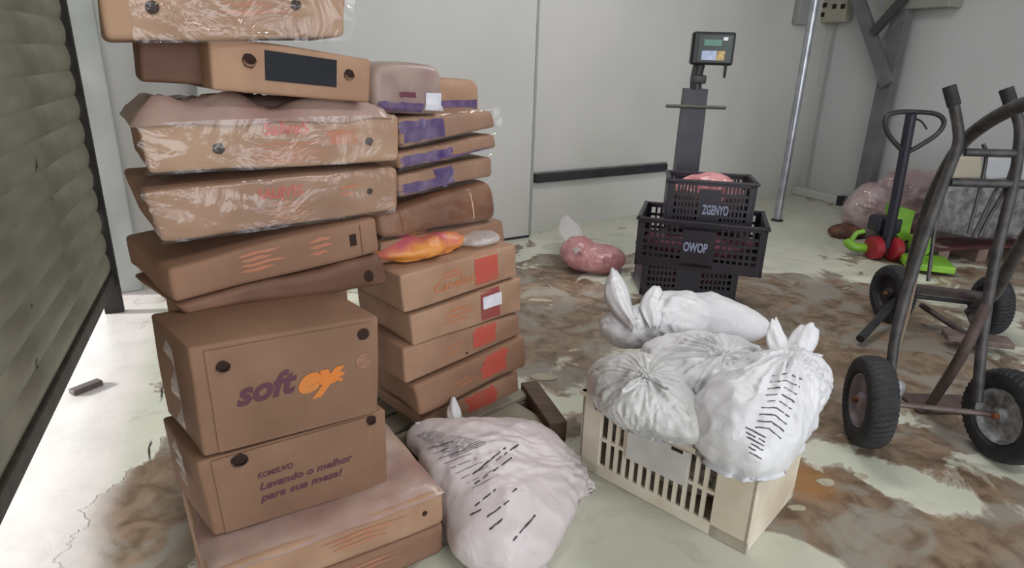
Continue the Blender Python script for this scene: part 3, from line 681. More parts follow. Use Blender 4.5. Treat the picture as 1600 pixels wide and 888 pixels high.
# pallet under right stack
pal = thing('wooden_pallet', 'low grey wooden pallet under the right stack of cartons', 'pallet', (PR.x, PR.y, 0))
R2m = Matrix((d2, n2, Vector((0, 0, 1)))).transposed(); pc = PR - d2 * .27 + n2 * .20
for i in range(4):
    mb = MB(); mb.box(Vector((pc.x, pc.y, .062)) + n2 * (-.17 + i * .125), (.62, .095, .02), R2m, .003); mb.obj('board', WOOD2, pal)
for i in (-1, 0, 1):
    mb = MB(); mb.box(Vector((pc.x, pc.y, .026)) + d2 * (i * .26), (.07, .46, .05), R2m, .004); mb.obj('stringer', WOOD, pal)
# dark beam + board beside
a = PZ(826, 606, .06); c = PZ(872, 672, .06); dd = (c - a).normalized(); mb = MB()
mb.box(Vector(((a.x + c.x) / 2, (a.y + c.y) / 2, .047)), ((c - a).length, .075, .09), Matrix((dd, Vector((-dd.y, dd.x, 0)), Vector((0, 0, 1)))).transposed(), .006)
tag(mb.obj('timber_beam', WOOD), 'short dark wet timber beam on the floor right of the pallet', 'beam')
a = PZ(785, 655, .05); mb = MB(); mb.box((a.x + .02, a.y, .03), (.22, .26, .05), R2m, .004)
tag(mb.obj('timber_board', WOOD2), 'pale grey board on the floor just behind the lying sack', 'board')

# ================================================================== SACK
sk = thing('printed_sack', 'white plastic sack with lines of grey print, lying on the floor by the cartons', 'sack', (.03, 1.75, 0))
cS = PZ(775, 745, .09)
def pz(px, py, z): return PZ(px, py, z) - cS
sp_ = lambda px, py, z, r, rz=0: (tuple(pz(px, py, z)), r, rz)
sbody, sbvh = bag_blob('sack_body', cS, [sp_(730, 715, .12, (.14, .15, .09)), sp_(775, 812, .08, (.125, .13, .08)), sp_(795, 850, .06, (.10, .07, .055)), sp_(805, 785, .075, (.15, .12, .07)), sp_(800, 700, .10, (.15, .13, .075)), sp_(855, 745, .05, (.12, .10, .05), 10), sp_(672, 685, .12, (.07, .06, .05), -30)],
    BAGP, sk, 2, .009, zmin=.003, sub=6, knot=PZ(900, 757, .03), pleat=.02, k=.09)
ear(PZ(890, 755, .04), PZ(930, 762, .02), (0.2, 1, .3), .07, BAGP, sk, seed=2, cup=.012, name='sack_neck')
ear(PZ(712, 672, .16), PZ(708, 622, .20), (1, .2, 0), .055, BAGW, sk, seed=5)
ear(PZ(685, 672, .16), PZ(650, 664, .17), (.2, 1, .3), .05, BAGW, sk, seed=6)
def dashes(bvh, lines, M, parent, name='printed_lines', wd=.0035, seed=1, breakp=.25, wob=.003):
    """lines: list of (pixA, pixB) strokes projected onto a bag from the viewer's side"""
    V = []; Fs = []; rnd = random.Random(seed)
    for (a, b) in lines:
        n = max(4, int(math.hypot(b[0] - a[0], b[1] - a[1]) / 5)); prev = None
        for i in range(n + 1):
            t = i / n; x = a[0] + (b[0] - a[0]) * t; y = a[1] + (b[1] - a[1]) * t + rnd.uniform(-.6, .6)
            d = ray(x, y).normalized(); h = bvh.ray_cast(CP, d)
            if h[0] is None: prev = None; continue
            dr = (ray(b[0], b[1]) - ray(a[0], a[1])).normalized(); up = h[1].cross(dr).normalized(); ww = wd * rnd.uniform(.5, 1.1)
            cur = (h[0] + h[1] * .0018 - up * ww / 2, h[0] + h[1] * .0018 + up * ww / 2)
            if prev and (cur[0] - prev[0]).length < .05 and rnd.random() > breakp:
                s0 = len(V); V += [prev[0], cur[0], cur[1], prev[1]]; Fs.append((s0, s0 + 1, s0 + 2, s0 + 3))
            prev = cur
    if V: build(name, V, Fs, M, parent)['kind'] = 'stuff'
ln = []
for k in range(20):
    t = k / 19; ln.append(((652 + t * 52, 690 + t * 34 - 8), (672 + t * 92, 676 + t * 2 - 4 + 18 * t)))
for k in range(9):
    t = k / 8; ln.append(((668 + t * 70, 702 + t * 62), (710 + t * 70, 690 + t * 52)))
dashes(sbvh, ln, GREYINK, sk, wd=.0028, breakp=.10)
dashes(sbvh, [((738, 795), (775, 765)), ((735, 806), (752, 797)), ((757, 812), (800, 780)), ((765, 828), (785, 812)), ((798, 850), (836, 806)), ((800, 770), (808, 764)), ((735, 745), (790, 700)), ((742, 757), (800, 716)), ((775, 720), (810, 695))], mat('dark_ink', rgb(62, 58, 68), .6), sk, wd=.006, breakp=.12, seed=4)

# ================================================================== WHITE CRATE
def crate(name, label, O, ax, ay, w, d, h, M, kind, parent_cat='crate', taper=.0, group=None):
    O = Vector(O); root = thing(name, label, parent_cat, O, group); R = Matrix((ax, ay, Vector((0, 0, 1)))).transposed()
    def panel(o, u, n, W, nm, spec):
        mb = MB(); Rp = Matrix((u, n, Vector((0, 0, 1)))).transposed()
        def bar(x0, x1, z0, z1, th=.012, bev=.0): mb.box(o + u * ((x0 + x1) / 2) + Vector((0, 0, (z0 + z1) / 2)) + n * .008, (x1 - x0, th, z1 - z0), Rp, bev)
        for r_ in spec(W): bar(*r_)
        return mb.obj(nm, M, root)
    c = (O - ax * w / 2 - ay * d / 2)
    panel(c, ax, ay, w, 'front_panel', kind[0]); panel(c + ay * (d - .016), ax, ay, w, 'back_panel', kind[0])
    panel(c, ay, ax, d, 'end_panel', kind[1]); panel(c + ax * (w - .016), ay, ax, d, 'end_panel', kind[1])
    mb = MB(); mb.box(O + Vector((0, 0, .012)), (w - .01, d - .01, .012), R); mb.obj('crate_floor', M, root)
    mb = MB()
    for sx, sy, L1, L2 in ((0, -1, w + .02, .024), (0, 1, w + .02, .024), (-1, 0, .024, d + .02), (1, 0, .024, d + .02)):
        mb.box(O + ax * sx * (w / 2 - .004) + ay * sy * (d / 2 - .004) + Vector((0, 0, h - .008)), (L1, L2, .016), R, .003)
    mb.obj('rim', M, root); return root
def white_front(W):
    h = .31; S_ = [(0, W, .0, .045, .016, .003), (0, W, h - .055, h, .016, .003), (0, .085, 0, h, .016, .003), (W - .125, W, 0, h, .016, .003)]
    x0, x1 = .085, W - .125; S_.append((x0, x1, .145, .158, .014, .002)); n = 13
    for i in range(1, n):
        x = x0 + (x1 - x0) * i / n; S_.append((x - .006, x + .006, .045, h - .055, .012, 0))
    S_.append((.205, .415, .135, .262, .018, .004)); return S_
def white_end(W):
    h = .31; S_ = [(0, W, 0, h, .014, .003)]
    return S_
cA = PZ(903, 728); cB = PZ(1165, 868); dC = (cB - cA).normalized(); nC = Vector((-dC.y, dC.x, 0)); wC = (cB - cA).length
OC = cA + dC * wC / 2 + nC * .19
wc = crate('plastic_crate', 'dirty white plastic crate with slotted side, holding tied white bags', (OC.x, OC.y, .001), dC, nC, wC, .38, .31, WHP, (white_front, white_end))
RC = Matrix((dC, nC, Vector((0, 0, 1)))).transposed()
mb = MB(); mb.box(cA + dC * .305 - nC * .004 + Vector((0, 0, .195)), (.225, .004, .125), RC, .0015); mb.obj('sticker', mat('grey_sticker', rgb(205, 203, 200), .5, rgb(190, 188, 186), 12), wc)
mb = MB(); mb.box(cA + dC * .375 - nC * .006 + Vector((0, 0, .25)), (.04, .004, .012), RC, .001); mb.obj('handle_slot', DARKHOLE, wc)
# speckled contents seen through slots
o, _ = bag_blob('crushed_sack', (OC.x, OC.y, .15), [((0, 0, 0), (.30, .178, .125), math.degrees(math.atan2(dC.y, dC.x)))], mat('speckled_contents', rgb(178, 168, 158), .7, rgb(92, 84, 78), 60, bump=.3), None, 9, .006, zmin=.022)
tag(o, 'speckled grey sack inside the white crate, seen through its slots', 'sack')
# --- bags on the crate
def bagthing(label, base): return thing('plastic_bag', label, 'bag', base)
GB = None
b1 = bagthing('thin crumpled white bag at the left end of white crate', (.43, 1.95, .31))
c_ = PZ(1000, 605, .40)
bag_blob('bag_body', c_, [((0, 0, 0), (.14, .16, .085), 0), (tuple(PZ(1030, 640, .36) - c_), (.18, .10, .065), -44), (tuple(PZ(960, 600, .37) - c_), (.08, .12, .07), 0)], BAGT, b1, 11, .007, zmin=.305, sub=6, knot=PZ(1010, 590, .48), pleat=.012, fine=1.3)
ear(PZ(1005, 590, .48), PZ(970, 612, .47), (.3, 1, 0), .05, BAGT, b1, seed=7, cup=.008)
ear(PZ(1010, 588, .48), PZ(1045, 608, .48), (-.3, 1, 0), .05, BAGT, b1, seed=8, cup=.008)
b2 = bagthing('bright white knotted bag at the back of white crate', (.7, 2.35, .31))
c_ = PZ(1060, 505, .42)
bb2, _ = bag_blob('bag_body', c_, [(tuple(PZ(985, 512, .41) - c_), (.11, .10, .075), 0), ((0, 0, .02), (.16, .13, .095), 0), (tuple(PZ(1110, 480, .46) - c_), (.09, .08, .05), 20), (tuple(PZ(1140, 505, .41) - c_), (.15, .11, .065), -10)], BAGW, b2, 12, .009, zmin=.30, sub=6, knot=PZ(1005, 500, .5), pleat=.022)
ear(PZ(992, 512, .47), PZ(958, 423, .58), (1, .1, .25), .10, BAGW, b2, seed=9, cup=.03, bend=(-.02, 0, 0), blunt=.45)
ear(PZ(1022, 512, .47), PZ(1024, 450, .545), (1, .2, 0), .12, BAGW, b2, seed=10, cup=.022, blunt=.6)
b3 = bagthing('smooth white bag in the middle of white crate, half under the printed bag', (.7, 1.95, .31))
c_ = PZ(1110, 585, .39)
bag_blob('bag_body', c_, [((0, 0, 0), (.14, .13, .085), 0), (tuple(PZ(1095, 560, .41) - c_), (.19, .13, .065), 0), (tuple(PZ(1150, 620, .38) - c_), (.10, .1, .09), 0)], BAGW, b3, 13, .012, zmin=.28, sub=6, knot=PZ(1130, 560, .49), pleat=.03, k=.09)
b4 = bagthing('white knotted bag with lines of black print at right end of white crate', (.85, 1.8, .31))
c_ = PZ(1200, 635, .40)
bb4, bv4 = bag_blob('bag_body', c_, [((0, 0, 0), (.11, .15, .12), -20), (tuple(PZ(1170, 690, .34) - c_), (.10, .10, .07), 0), (tuple(PZ(1235, 590, .45) - c_), (.10, .10, .08), 0), (tuple(PZ(1140, 660, .38) - c_), (.08, .09, .09), 0), (tuple(PZ(1165, 640, .40) - c_), (.10, .10, .08), 0)], BAGW, b4, 14, .009, zmin=.285, sub=6, knot=PZ(1232, 565, .53), pleat=.03, k=.10)
ear(PZ(1228, 575, .51), PZ(1208, 500, .60), (1, .3, 0), .085, BAGW, b4, seed=11, cup=.02)
ear(PZ(1240, 572, .51), PZ(1262, 508, .60), (1, -.2, .2), .095, BAGW, b4, seed=12, cup=.022, blunt=.8)
ear(PZ(1245, 580, .50), PZ(1285, 560, .50), (0, .6, 1), .06, BAGW, b4, seed=13, cup=.012)
ln = []
for k in range(9):
    t = k / 8
    a_, b_ = (1206 - 26 * t, 588 + 80 * t), (1254 - 34 * t, 594 + 92 * t); m_ = ((a_[0] + b_[0]) / 2 + 2, (a_[1] + b_[1]) / 2 - 7); ln += [(a_, m_), (m_, b_)]
for k in range(6):
    t = k / 5; ln.append(((1165 + 6 * t, 668 + 38 * t), (1196 - 6 * t, 684 + 34 * t)))
dashes(bv4, ln, mat('dark_ink2', rgb(70, 66, 72), .6), b4, wd=.0045, breakp=.08, seed=7)
# ================================================================== MEAT BAG on floor
mt = thing('meat_bag', 'clear plastic bag of pink meat on the floor in front of back wall', 'bag', tuple(PZ(925, 430)))
c_ = PZ(925, 400, .10)
bag_blob('meat_pieces', c_, [(tuple(PZ(905, 395, .11) - c_), (.12, .12, .11), 0), (tuple(PZ(945, 405, .09) - c_), (.13, .12, .09), 0), ((0, 0, -.02), (.19, .15, .08), 0)], MEAT, mt, 21, .012, zmin=.004, sub=5, k=.04)
bag_blob('clear_bag', c_, [((0, 0, 0), (.225, .18, .135), 0)], FILM, mt, 22, .012, zmin=.003, sub=5)
ear(PZ(905, 395, .16), PZ(884, 338, .24), (1, .4, 0), .20, FILM2, mt, seed=14, cup=.03, name='bag_neck')
# scraps of peeled paint / plastic on floor
for i, (px, py, sx, sy) in enumerate(((845, 470, .16, .05), (850, 590, .14, .07), (1345, 745, .05, .035), (1245, 795, .06, .03), (1290, 755, .06, .04))):
    p = PZ(px, py); V = []; n = 11
    for k in range(n):
        a = 2 * math.pi * k / n; rr_ = 1 + .5 * noise.noise(Vector((k * 1.3, i * 5, 0))); V.append(p + Vector((sx / 2 * rr_ * math.cos(a), sy / 2 * rr_ * math.sin(a), .004 + .010 * abs(noise.noise(Vector((k, i, 3)))))))
    V2 = [v - Vector((0, 0, .0035)) for v in V]
    o = build('paint_flake', V + V2, [tuple(range(n)), tuple(range(2 * n - 1, n - 1, -1))] + [(k, (k + 1) % n, n + (k + 1) % n, n + k) for k in range(n)], mat('paint_flake', rgb(176, 170, 150), .6, rgb(150, 142, 124), 20))
    tag(o, ['long pale paint flake on brown floor nearest the right stack', 'pale paint flake beside the dark timber beam', 'small paint flake on the floor in front of the left truck wheel', 'paint flake on the floor close to the crate corner, nearest the viewer', 'paint flake on the rust stain right of the white crate'][i], 'flake', 'loose paint flakes')

# ================================================================== BLACK CRATES + SCALE
def black_front(W, h=.27):
    S_ = [(0, W, 0, .04, .012, 0), (0, W, h - .03, h, .014, .002), (0, .04, 0, h, .014, .002), (W - .04, W, 0, h, .014, .002)]
    S_ += [(W * .36, W * .62, .02, h - .05, .012, 0)]
    for (x0, x1) in ((.04, W * .36), (W * .62, W - .04)):
        for z in (.085, .125, .165, .205): S_.append((x0, x1, z - .008, z + .008, .011, 0))
        n = 7
        for i in range(1, n): x = x0 + (x1 - x0) * i / n; S_.append((x - .006, x + .006, .03, h - .02, .009, 0))
        S_.append((x0, x1, .04, .06, .011, 0))
    return S_
bf = lambda hh: (lambda W: black_front(W, hh))
GC = 'black plastic crates stacked in front of the scale'
def bcrate(cx, cy, z, deg, w, d, h, label):
    a = dirv(deg); n = Vector((-a.y, a.x, 0)); return crate('plastic_crate', label, (cx, cy, z), a, n, w, d, h, BLKP, (bf(h), bf(h)), group=GC), a, n
k1, a1, n1_ = bcrate(1.075, 3.82, .055, -5, .57, .38, .232, 'bottom black crate, mostly hidden behind the white bags')
k2, a2, n2_ = bcrate(1.09, 3.63, .293, -16, .69, .44, .28, 'widest black crate, middle of the stack, white mark on its front')
k3, a3, n3_ = bcrate(1.115, 3.66, .50, -10, .475, .30, .285, 'top black crate holding a clear bag of pink meat')
def crate_mark(root, cen, a, n, d, z, string, wd, hh):
    cu = bpy.data.curves.new('t', 'FONT'); cu.body = string; cu.size = hh * 1.3; cu.offset = .003; to = bpy.data.objects.new('t', cu); COL.objects.link(to); me = to.to_mesh()
    mx = max(v.co.x for v in me.vertices); V = [cen + a * ((v.co.x / mx - .5) * wd) + Vector((0, 0, z + v.co.y)) - n * (d / 2 + .006) for v in me.vertices]; Fs = [tuple(p.vertices) for p in me.polygons]
    to.to_mesh_clear(); bpy.data.objects.remove(to); build('printed_mark', V, Fs, mat('pale_mark', rgb(140, 146, 172), .5), root)
crate_mark(k2, Vector((1.09, 3.63, 0)) - a2 * .02, a2, n2_, .44, .405, 'OWOP', .13, .055)
crate_mark(k3, Vector((1.115, 3.66, 0)) + a3 * .03, a3, n3_, .30, .60, 'ZGENYO', .14, .055)
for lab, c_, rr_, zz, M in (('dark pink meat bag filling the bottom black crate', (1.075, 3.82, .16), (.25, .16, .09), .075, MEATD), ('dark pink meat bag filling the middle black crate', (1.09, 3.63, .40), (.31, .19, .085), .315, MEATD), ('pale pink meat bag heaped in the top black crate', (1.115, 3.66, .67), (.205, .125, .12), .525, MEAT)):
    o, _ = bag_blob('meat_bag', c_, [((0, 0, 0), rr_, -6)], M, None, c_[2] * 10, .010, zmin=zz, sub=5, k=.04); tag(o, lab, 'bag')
# platform scale
sc = thing('platform_scale', 'black platform scale with tall column and lit display, behind the black crates', 'scale', (1.08, 3.95, 0))
mb = MB(); mb.box((1.08, 3.80, .037), (.56, .62, .03), None, .006); mb.obj('platform', mat('platform_steel', rgb(90, 90, 92), .4, rgb(70, 70, 74), 8, metal=.5), sc)
for x in (.86, 1.30):
    for y in (3.56, 4.04):
        mb = MB(); mb.lathe([(0, .0), (.03, .0), (.03, .01), (.015, .015), (.015, .022), (0, .022)], (x, y, 0), (0, 0.001, 1), 14); mb.obj('foot', BLACKM, sc)
mb = MB(); V = []
for z, w_, dd_ in ((.05, .155, .09), (1.245, .14, .07)):
    for sx, sy in ((-1, -1), (1, -1), (1, 1), (-1, 1)): V.append((1.085 + sx * w_ / 2, 4.10 + sy * dd_ / 2, z))
mb.add(V, [(0, 1, 5, 4), (1, 2, 6, 5), (2, 3, 7, 6), (3, 0, 4, 7), (4, 5, 6, 7), (3, 2, 1, 0)]); mb.obj('column', mat('column_paint', rgb(62, 60, 68), .45, rgb(52, 50, 58), 6), sc)
mb = MB(); mb.tube([(.91, 4.07, 1.14), (1.27, 4.05, 1.14)], .011, 10); mb.obj('handle_bar', mat('bar_grey', rgb(70, 70, 60), .4), sc)
mb = MB(); mb.tube([(1.085, 4.09, 1.24), (1.08, 4.09, 1.31), (1.09, 4.08, 1.42)], .035, 12); mb.box((1.09, 4.07, 1.30), (.085, .05, .05), None, .01); mb.obj('neck', BLACKM, sc, True)
mb = MB(); mb.box((1.145, 4.06, 1.475), (.245, .09, .185), Matrix.Rotation(math.radians(-8), 3, 'Z'), .014); dh = mb.obj('display_housing', mat('black_abs', rgb(22, 22, 26), .35), sc)
Rz = Matrix.Rotation(math.radians(-8), 3, 'Z'); fp = lambda x, z, o=.046: Vector((1.145, 4.06, 1.475)) + Rz @ Vector((x, -o, z))
def plate(nm, x, z, w_, h_, M, o=.047): 
    mb = MB(); mb.box(fp(x, z, o), (w_, .003, h_), Rz); return mb.obj(nm, M, dh)
plate('face_plate', .01, 0, .19, .145, mat('face_dark_green', rgb(40, 50, 50), .3))
plate('screen', -.005, .033, .10, .034, mat('lcd_green', rgb(70, 112, 96), .3, emis=.25), .049)
plate('keypad', -.02, -.038, .085, .052, mat('keypad_blue', rgb(150, 164, 196), .4, rgb(180, 190, 214), 40), .049)
plate('keypad', .047, -.038, .045, .052, mat('keypad_yellow', rgb(196, 178, 110), .4, rgb(150, 110, 80), 40), .049)
plate('sticker', .065, .055, .026, .018, WHITE, .049)
hk = PP(1133, 113, A - nW1 * .02, nW1); mb = MB(); mb.tube([hk + Vector((0, 0, .07)), hk - Vector((0, 0, .05))], .011, 8); mb.box(hk + Vector((0, 0, .07)), (.03, .05, .02)); tag(mb.obj('wall_hook', BLACKM), 'small black hook on the back wall right of scale display', 'hook')
# ================================================================== POLE, WALL STEEL, BOXES
pb = PZ(1214, 345)
pl_ = thing('metal_pole', 'bright galvanised metal pole standing near the corner', 'pole', tuple(pb))
mb = MB(); mb.tube([pb + Vector((0, 0, .0)), pb + Vector((0, 0, CH - .02))], .036, 18, smooth=0); mb.obj('tube', mat('galvanised', rgb(178, 180, 186), .3, rgb(140, 142, 150), 8, metal=.7), pl_, True)
mb = MB(); mb.lathe([(.0, 0), (.055, 0), (.055, .012), (.037, .02)], pb, (0, 0.001, 1), 24); mb.obj('base_flange', BLACKM, pl_)
STEEL = mat('grey_frame_steel', rgb(112, 112, 114), .5, rgb(92, 92, 96), 4)
fr = thing('steel_frame', 'grey steel post with diagonal braces against the right wall', 'frame', tuple(PP(1352, 290, B - nW2 * .12, nW2) * 1))
pA = PP(1352, 290, B - nW2 * .12, nW2)
pA = Vector((pA.x, pA.y, 0)); mb = MB(); mb.box(pA + Vector((0, 0, CH / 2 - .005)), (.15, .1, CH - .02), Rr, .005); mb.obj('post', STEEL, fr)
def bar3(p, q, w_, t_, M, nm, par):
    p, q = Vector(p), Vector(q); x = (q - p).normalized(); y = nW2; z = x.cross(y).normalized(); y = z.cross(x)
    mb = MB(); mb.box((p + q) / 2, ((q - p).length, t_, w_), Matrix((x, y, z)).transposed(), .004); return mb.obj(nm, M, par)
q0 = PP(1384, 125, B - nW2 * .2, nW2); q1 = PP(1342, 0, B - nW2 * .2, nW2); bar3(q0 + (q0 - q1) * .06, q1 + (q1 - q0) * .6, .12, .05, STEEL, 'brace', fr)
q0 = PP(1364, 52, B - nW2 * .25, nW2); q1 = PP(1415, -5, B - nW2 * .25, nW2); bar3(q0, q1, .08, .05, mat('dark_brace', rgb(64, 64, 64), .5), 'brace', fr)
q0 = PP(1445, -14, B - nW2 * .1, nW2); mb = MB(); mb.box(q0, (.62, .18, .30), Rr, .01); tag(mb.obj('wall_cabinet', mat('grey_green_cabinet', rgb(140, 142, 132), .5)), 'grey box high on right wall beside the steel post', 'cabinet')
q0 = PP(1268, -5, B - nW2 * .05, nW2); 
bxs = thing('switch_box', 'beige switch box with small dark holes high in the corner', 'switch box', tuple(PP(1303, 30, B - nW2 * .08, nW2)))
q0 = PP(1303, 0, B - nW2 * .07, nW2); mb = MB(); mb.box(q0 + Vector((0, 0, .06)), (.42, .12, .56), Rr, .02); mb.obj('housing', mat('beige_housing', rgb(176, 174, 160), .5, rgb(160, 156, 140), 6), bxs)
for px, py in ((1289, 8), (1304, 10), (1317, 10), (1285, 23)):
    q = PP(px, py, B - nW2 * .13, nW2); mb = MB(); mb.box(q, (.05, .012, .045), Rr, .003); mb.obj('knockout_hole', DARKHOLE, bxs)
q0 = PP(1260, 0, A - nW1 * .04, nW1); mb = MB(); mb.box(q0 + Vector((0, 0, .03)), (.25, .07, .53), Rw, .01); tag(mb.obj('wall_cabinet', mat('grey_cabinet', rgb(148, 150, 148), .5)), 'flat grey panel box on back wall behind the metal pole', 'cabinet')

# ================================================================== HAND TRUCKS
def wheel(c, ax, R, par, rimM, W=.085, rimr=.5, flat=False):
    c = Vector(c); ax = Vector(ax).normalized(); h = W / 2
    prof = [(R * .58, -h * .62), (R * .66, -h * .95), (R * .82, -h * 1.0), (R * .93, -h * .9), (R * .975, -h * .7), (R, -h * .35), (R * 1.004, 0), (R, h * .35), (R * .975, h * .7), (R * .93, h * .9), (R * .82, h * 1.0), (R * .66, h * .95), (R * .58, h * .62)]
    pr_ = [(R * .60, h * .68), (R * .585, h * .78), (R * .56, h * .74), (R * .52, h * .35), (R * .40, h * .2), (R * .22, h * .28), (R * .17, h * .7), (R * .10, h * .8), (0.001, h * .8)]
    mb = MB(); mb.lathe(pr_ + [(r, -z) for r, z in reversed(pr_)], c, ax, 48); wo = mb.obj('wheel', rimM, par, True)
    mb = MB(); mb.lathe(prof, c, ax, 180, mod=lambda i, k: (-.0055 if (k + i) % 4 < 2 else 0) if 3 <= i <= 9 else 0); mb.obj('tyre', RUBBER, wo, True)
    for sg in (1, -1):
        mb = MB(); mb.lathe([(.001, sg * h * 1.15), (R * .07, sg * h * 1.15), (R * .07, sg * h * .6)], c, ax, 8); mb.obj('axle_nut', RUST, wo)
RW = .178
wl = PZ(1343, 690); wr = PZ(1553, 714); wl = Vector((wl.x, wl.y, RW + .002)); wr = Vector((wr.x, wr.y, RW + .002))
axA = (wr - wl).normalized(); nA = Vector((-axA.y, axA.x, 0))
TA = thing('hand_truck', 'front hand truck, dark steel tube frame with scuffed right wheel rim', 'hand truck', tuple(Vector((wl.x + .25, wl.y, 0))))
# each wheel yaws a little on its loose axle
wheel(wl, Matrix.Rotation(math.radians(-2), 3, 'Z') @ axA, RW, TA, RIMG, .105)
wheel(wr, Matrix.Rotation(math.radians(15), 3, 'Z') @ axA, RW, TA, RIMS, .105)
mb = MB(); mb.tube([wl, wr], .011, 10); mb.obj('axle', mat('axle_steel', rgb(112, 98, 94), .5, rgb(84, 70, 66), 20, metal=.3), TA)
# plane of the frame, leaning back
pf = (wl + wr) / 2; lean = math.radians(17); nF = (nA * math.cos(lean) - Vector((0, 0, 1)) * math.sin(lean))
fq = lambda x, y, o=0.0: PP(x, y, pf + nF * o, nF)
mb = MB(); mb.tube([fq(1390, 598), fq(1400, 520), fq(1425, 430), fq(1466, 310), fq(1494, 235), fq(1497, 200), fq(1485, 140)], .019, 12, 4); mb.obj('side_rail', TRUCKM, TA, True)
mb = MB(); mb.tube([fq(1527, 628), fq(1536, 520), fq(1556, 400), fq(1583, 290), fq(1592, 230), fq(1592, 190), fq(1574, 143)], .019, 12, 4); mb.obj('side_rail', TRUCKM, TA, True)
for (a, b, rr_) in (((1485, 285), (1612, 289), .016), ((1508, 238), (1590, 240), .015)):
    mb = MB(); mb.tube([fq(*a), fq(*b)], rr_, 10); mb.obj('crossbar', TRUCKM, TA, True)
for pts in ([(1536, 225), (1541, 245), (1530, 300), (1513, 365)], [(1590, 235), (1568, 300), (1545, 340), (1530, 370)], [(1560, 290), (1540, 330), (1520, 370)], [(1446, 360), (1432, 430), (1416, 500), (1396, 565)], [(1478, 290), (1462, 350), (1450, 440)]):
    mb = MB(); mb.tube([fq(*p, .02) for p in pts], .007, 8, 4); mb.obj('brace_rod', TRUCKM if pts[0][0] != 1446 else mat('tan_rod', rgb(120, 104, 88), .6), TA, True)
for (p, q) in (((1484, 139), (1491, 165)), ((1573, 142), (1581, 166))):
    mb = MB(); mb.tube([fq(*p) + (fq(*p) - fq(*q)) * .15, fq(*q)], .024, 12); mb.obj('hand_grip', RUBBER, TA, True)
# strut down to nose plate and nose plate on floor
g1 = fq(1540, 480); g2 = PZ(1450, 638, .02); mb = MB(); mb.tube([g1, fq(1500, 560, -.03), g2], .020, 10, 3); mb.obj('strut', mat('brown_steel', rgb(70, 56, 54), .6, rgb(88, 74, 68), 18, bump=.3), TA, True)
npA = PZ(1440, 636); mb = MB(); mb.box(npA + Vector((.10, .02, .008)), (.30, .16, .010), None, .003); mb.obj('nose_plate', MATS['brown_steel'], TA)
mb = MB(); mb.tube([wl + Vector((.08, .0, .0)), wl + Vector((.16, .10, .02))], .03, 10); mb.obj('bearing_block', RIMS, TA, True)
# second truck, leaning towards the viewer on the right
TB = thing('hand_truck', 'rear hand truck with thick curved tubes leaning to the right over front truck', 'hand truck', tuple(PZ(1450, 500)))
bl_ = PZ(1384, 500); br_ = PZ(1535, 520); RB = .165; bl_ = Vector((bl_.x, bl_.y, RB + .002)); br_ = Vector((br_.x, br_.y, RB + .002))
axB = (br_ - bl_).normalized()
wheel(bl_, Matrix.Rotation(math.radians(22), 3, 'Z') @ axB, RB, TB, mat('dark_rim', rgb(44, 38, 46), .5), .09); wheel(br_, Matrix.Rotation(math.radians(10), 3, 'Z') @ axB, RB, TB, MATS['dark_rim'], .09)
mb = MB(); mb.tube([bl_, br_], .013, 10); mb.obj('axle', BLACKM, TB, True)
def pd(x, y, d):  # at depth d along view axis
    return CP + ray(x, y) * d
BS = mat('dark_brown_steel', rgb(64, 54, 56), .6, rgb(84, 74, 72), 18, bump=.3)
mb = MB(); mb.tube([bl_ + axB * .07, pd(1422, 420, 3.3), pd(1442, 345, 3.0), pd(1466, 285, 2.75), pd(1500, 228, 2.5), pd(1545, 190, 2.3), pd(1600, 163, 2.1), pd(1660, 150, 1.95)], [.022, .026], 12, 4); mb.obj('side_rail', TRUCKM, TB, True)
mb = MB(); mb.tube([br_ - axB * .07, pd(1552, 462, 3.0), pd(1575, 420, 2.75), pd(1604, 370, 2.5), pd(1650, 300, 2.3)], [.026, .026], 12, 4); mb.obj('side_rail', TRUCKM, TB, True)
mb = MB(); mb.box((bl_ + br_) / 2 + Vector((-.02, -.05, .06)), ((br_ - bl_).length * .9, .05, .045), Matrix((axB, Vector((-axB.y, axB.x, 0)), Vector((0, 0, 1)))).transposed(), .004); mb.obj('crossbar', BS, TB)
mb = MB(); mb.box((bl_ + br_) / 2 + Vector((.02, -.32, -.10)), ((br_ - bl_).length * .62, .12, .03), Matrix((axB, Vector((-axB.y, axB.x, 0)), Vector((0, 0, 1)))).transposed(), .006); mb.obj('nose_plate', mat('dusty_plate', rgb(124, 108, 102), .6, rgb(92, 78, 74), 14), TB)
mb = MB(); mb.tube([bl_ + Vector((.02, -.03, -.02)), PZ(1344, 530, .04)], .022, 10); mb.obj('foot_strut', BLACKM, TB, True)
mb = MB(); mb.tube([br_ - axB * .1 + Vector((0, 0, -.05)), (bl_ + br_) / 2 + Vector((0, -.33, -.09)), bl_ + axB * .16 + Vector((0, 0, -.05))], .016, 10, 4); mb.obj('plate_bracket', BS, TB, True)
# ================================================================== PALLET JACK
PJ = thing('pallet_jack', 'green pallet jack with black loop handle and two red wheels', 'pallet jack', tuple(PZ(1385, 405)))
jw = PZ(1362, 405); jw2 = PZ(1392, 407); dj = 4.75
jv = (jw2 - jw).normalized()
for c_ in (jw, jw2):
    mb = MB(); mb.lathe([(.001, -.035), (.075, -.035), (.088, -.028), (.09, 0), (.088, .028), (.075, .035), (.001, .035)], Vector((c_.x, c_.y, .092)), Vector((1, .12, 0)), 28); mb.obj('steer_wheel', RED, PJ, True)
jd = (PZ(1375, 405) - Vector((0, 0, 0))).y
nj = Vector((0, 1, 0)); jp = lambda x, y, o=0: PP(x, y, (0, jd + o, 0), nj)
mb = MB(); mb.tube([jp(1384, 385, -.02), jp(1401, 305, -.04), jp(1424, 178, -.06)], .036, 12, 3); mb.obj('handle_shaft', NAVY, PJ, True)
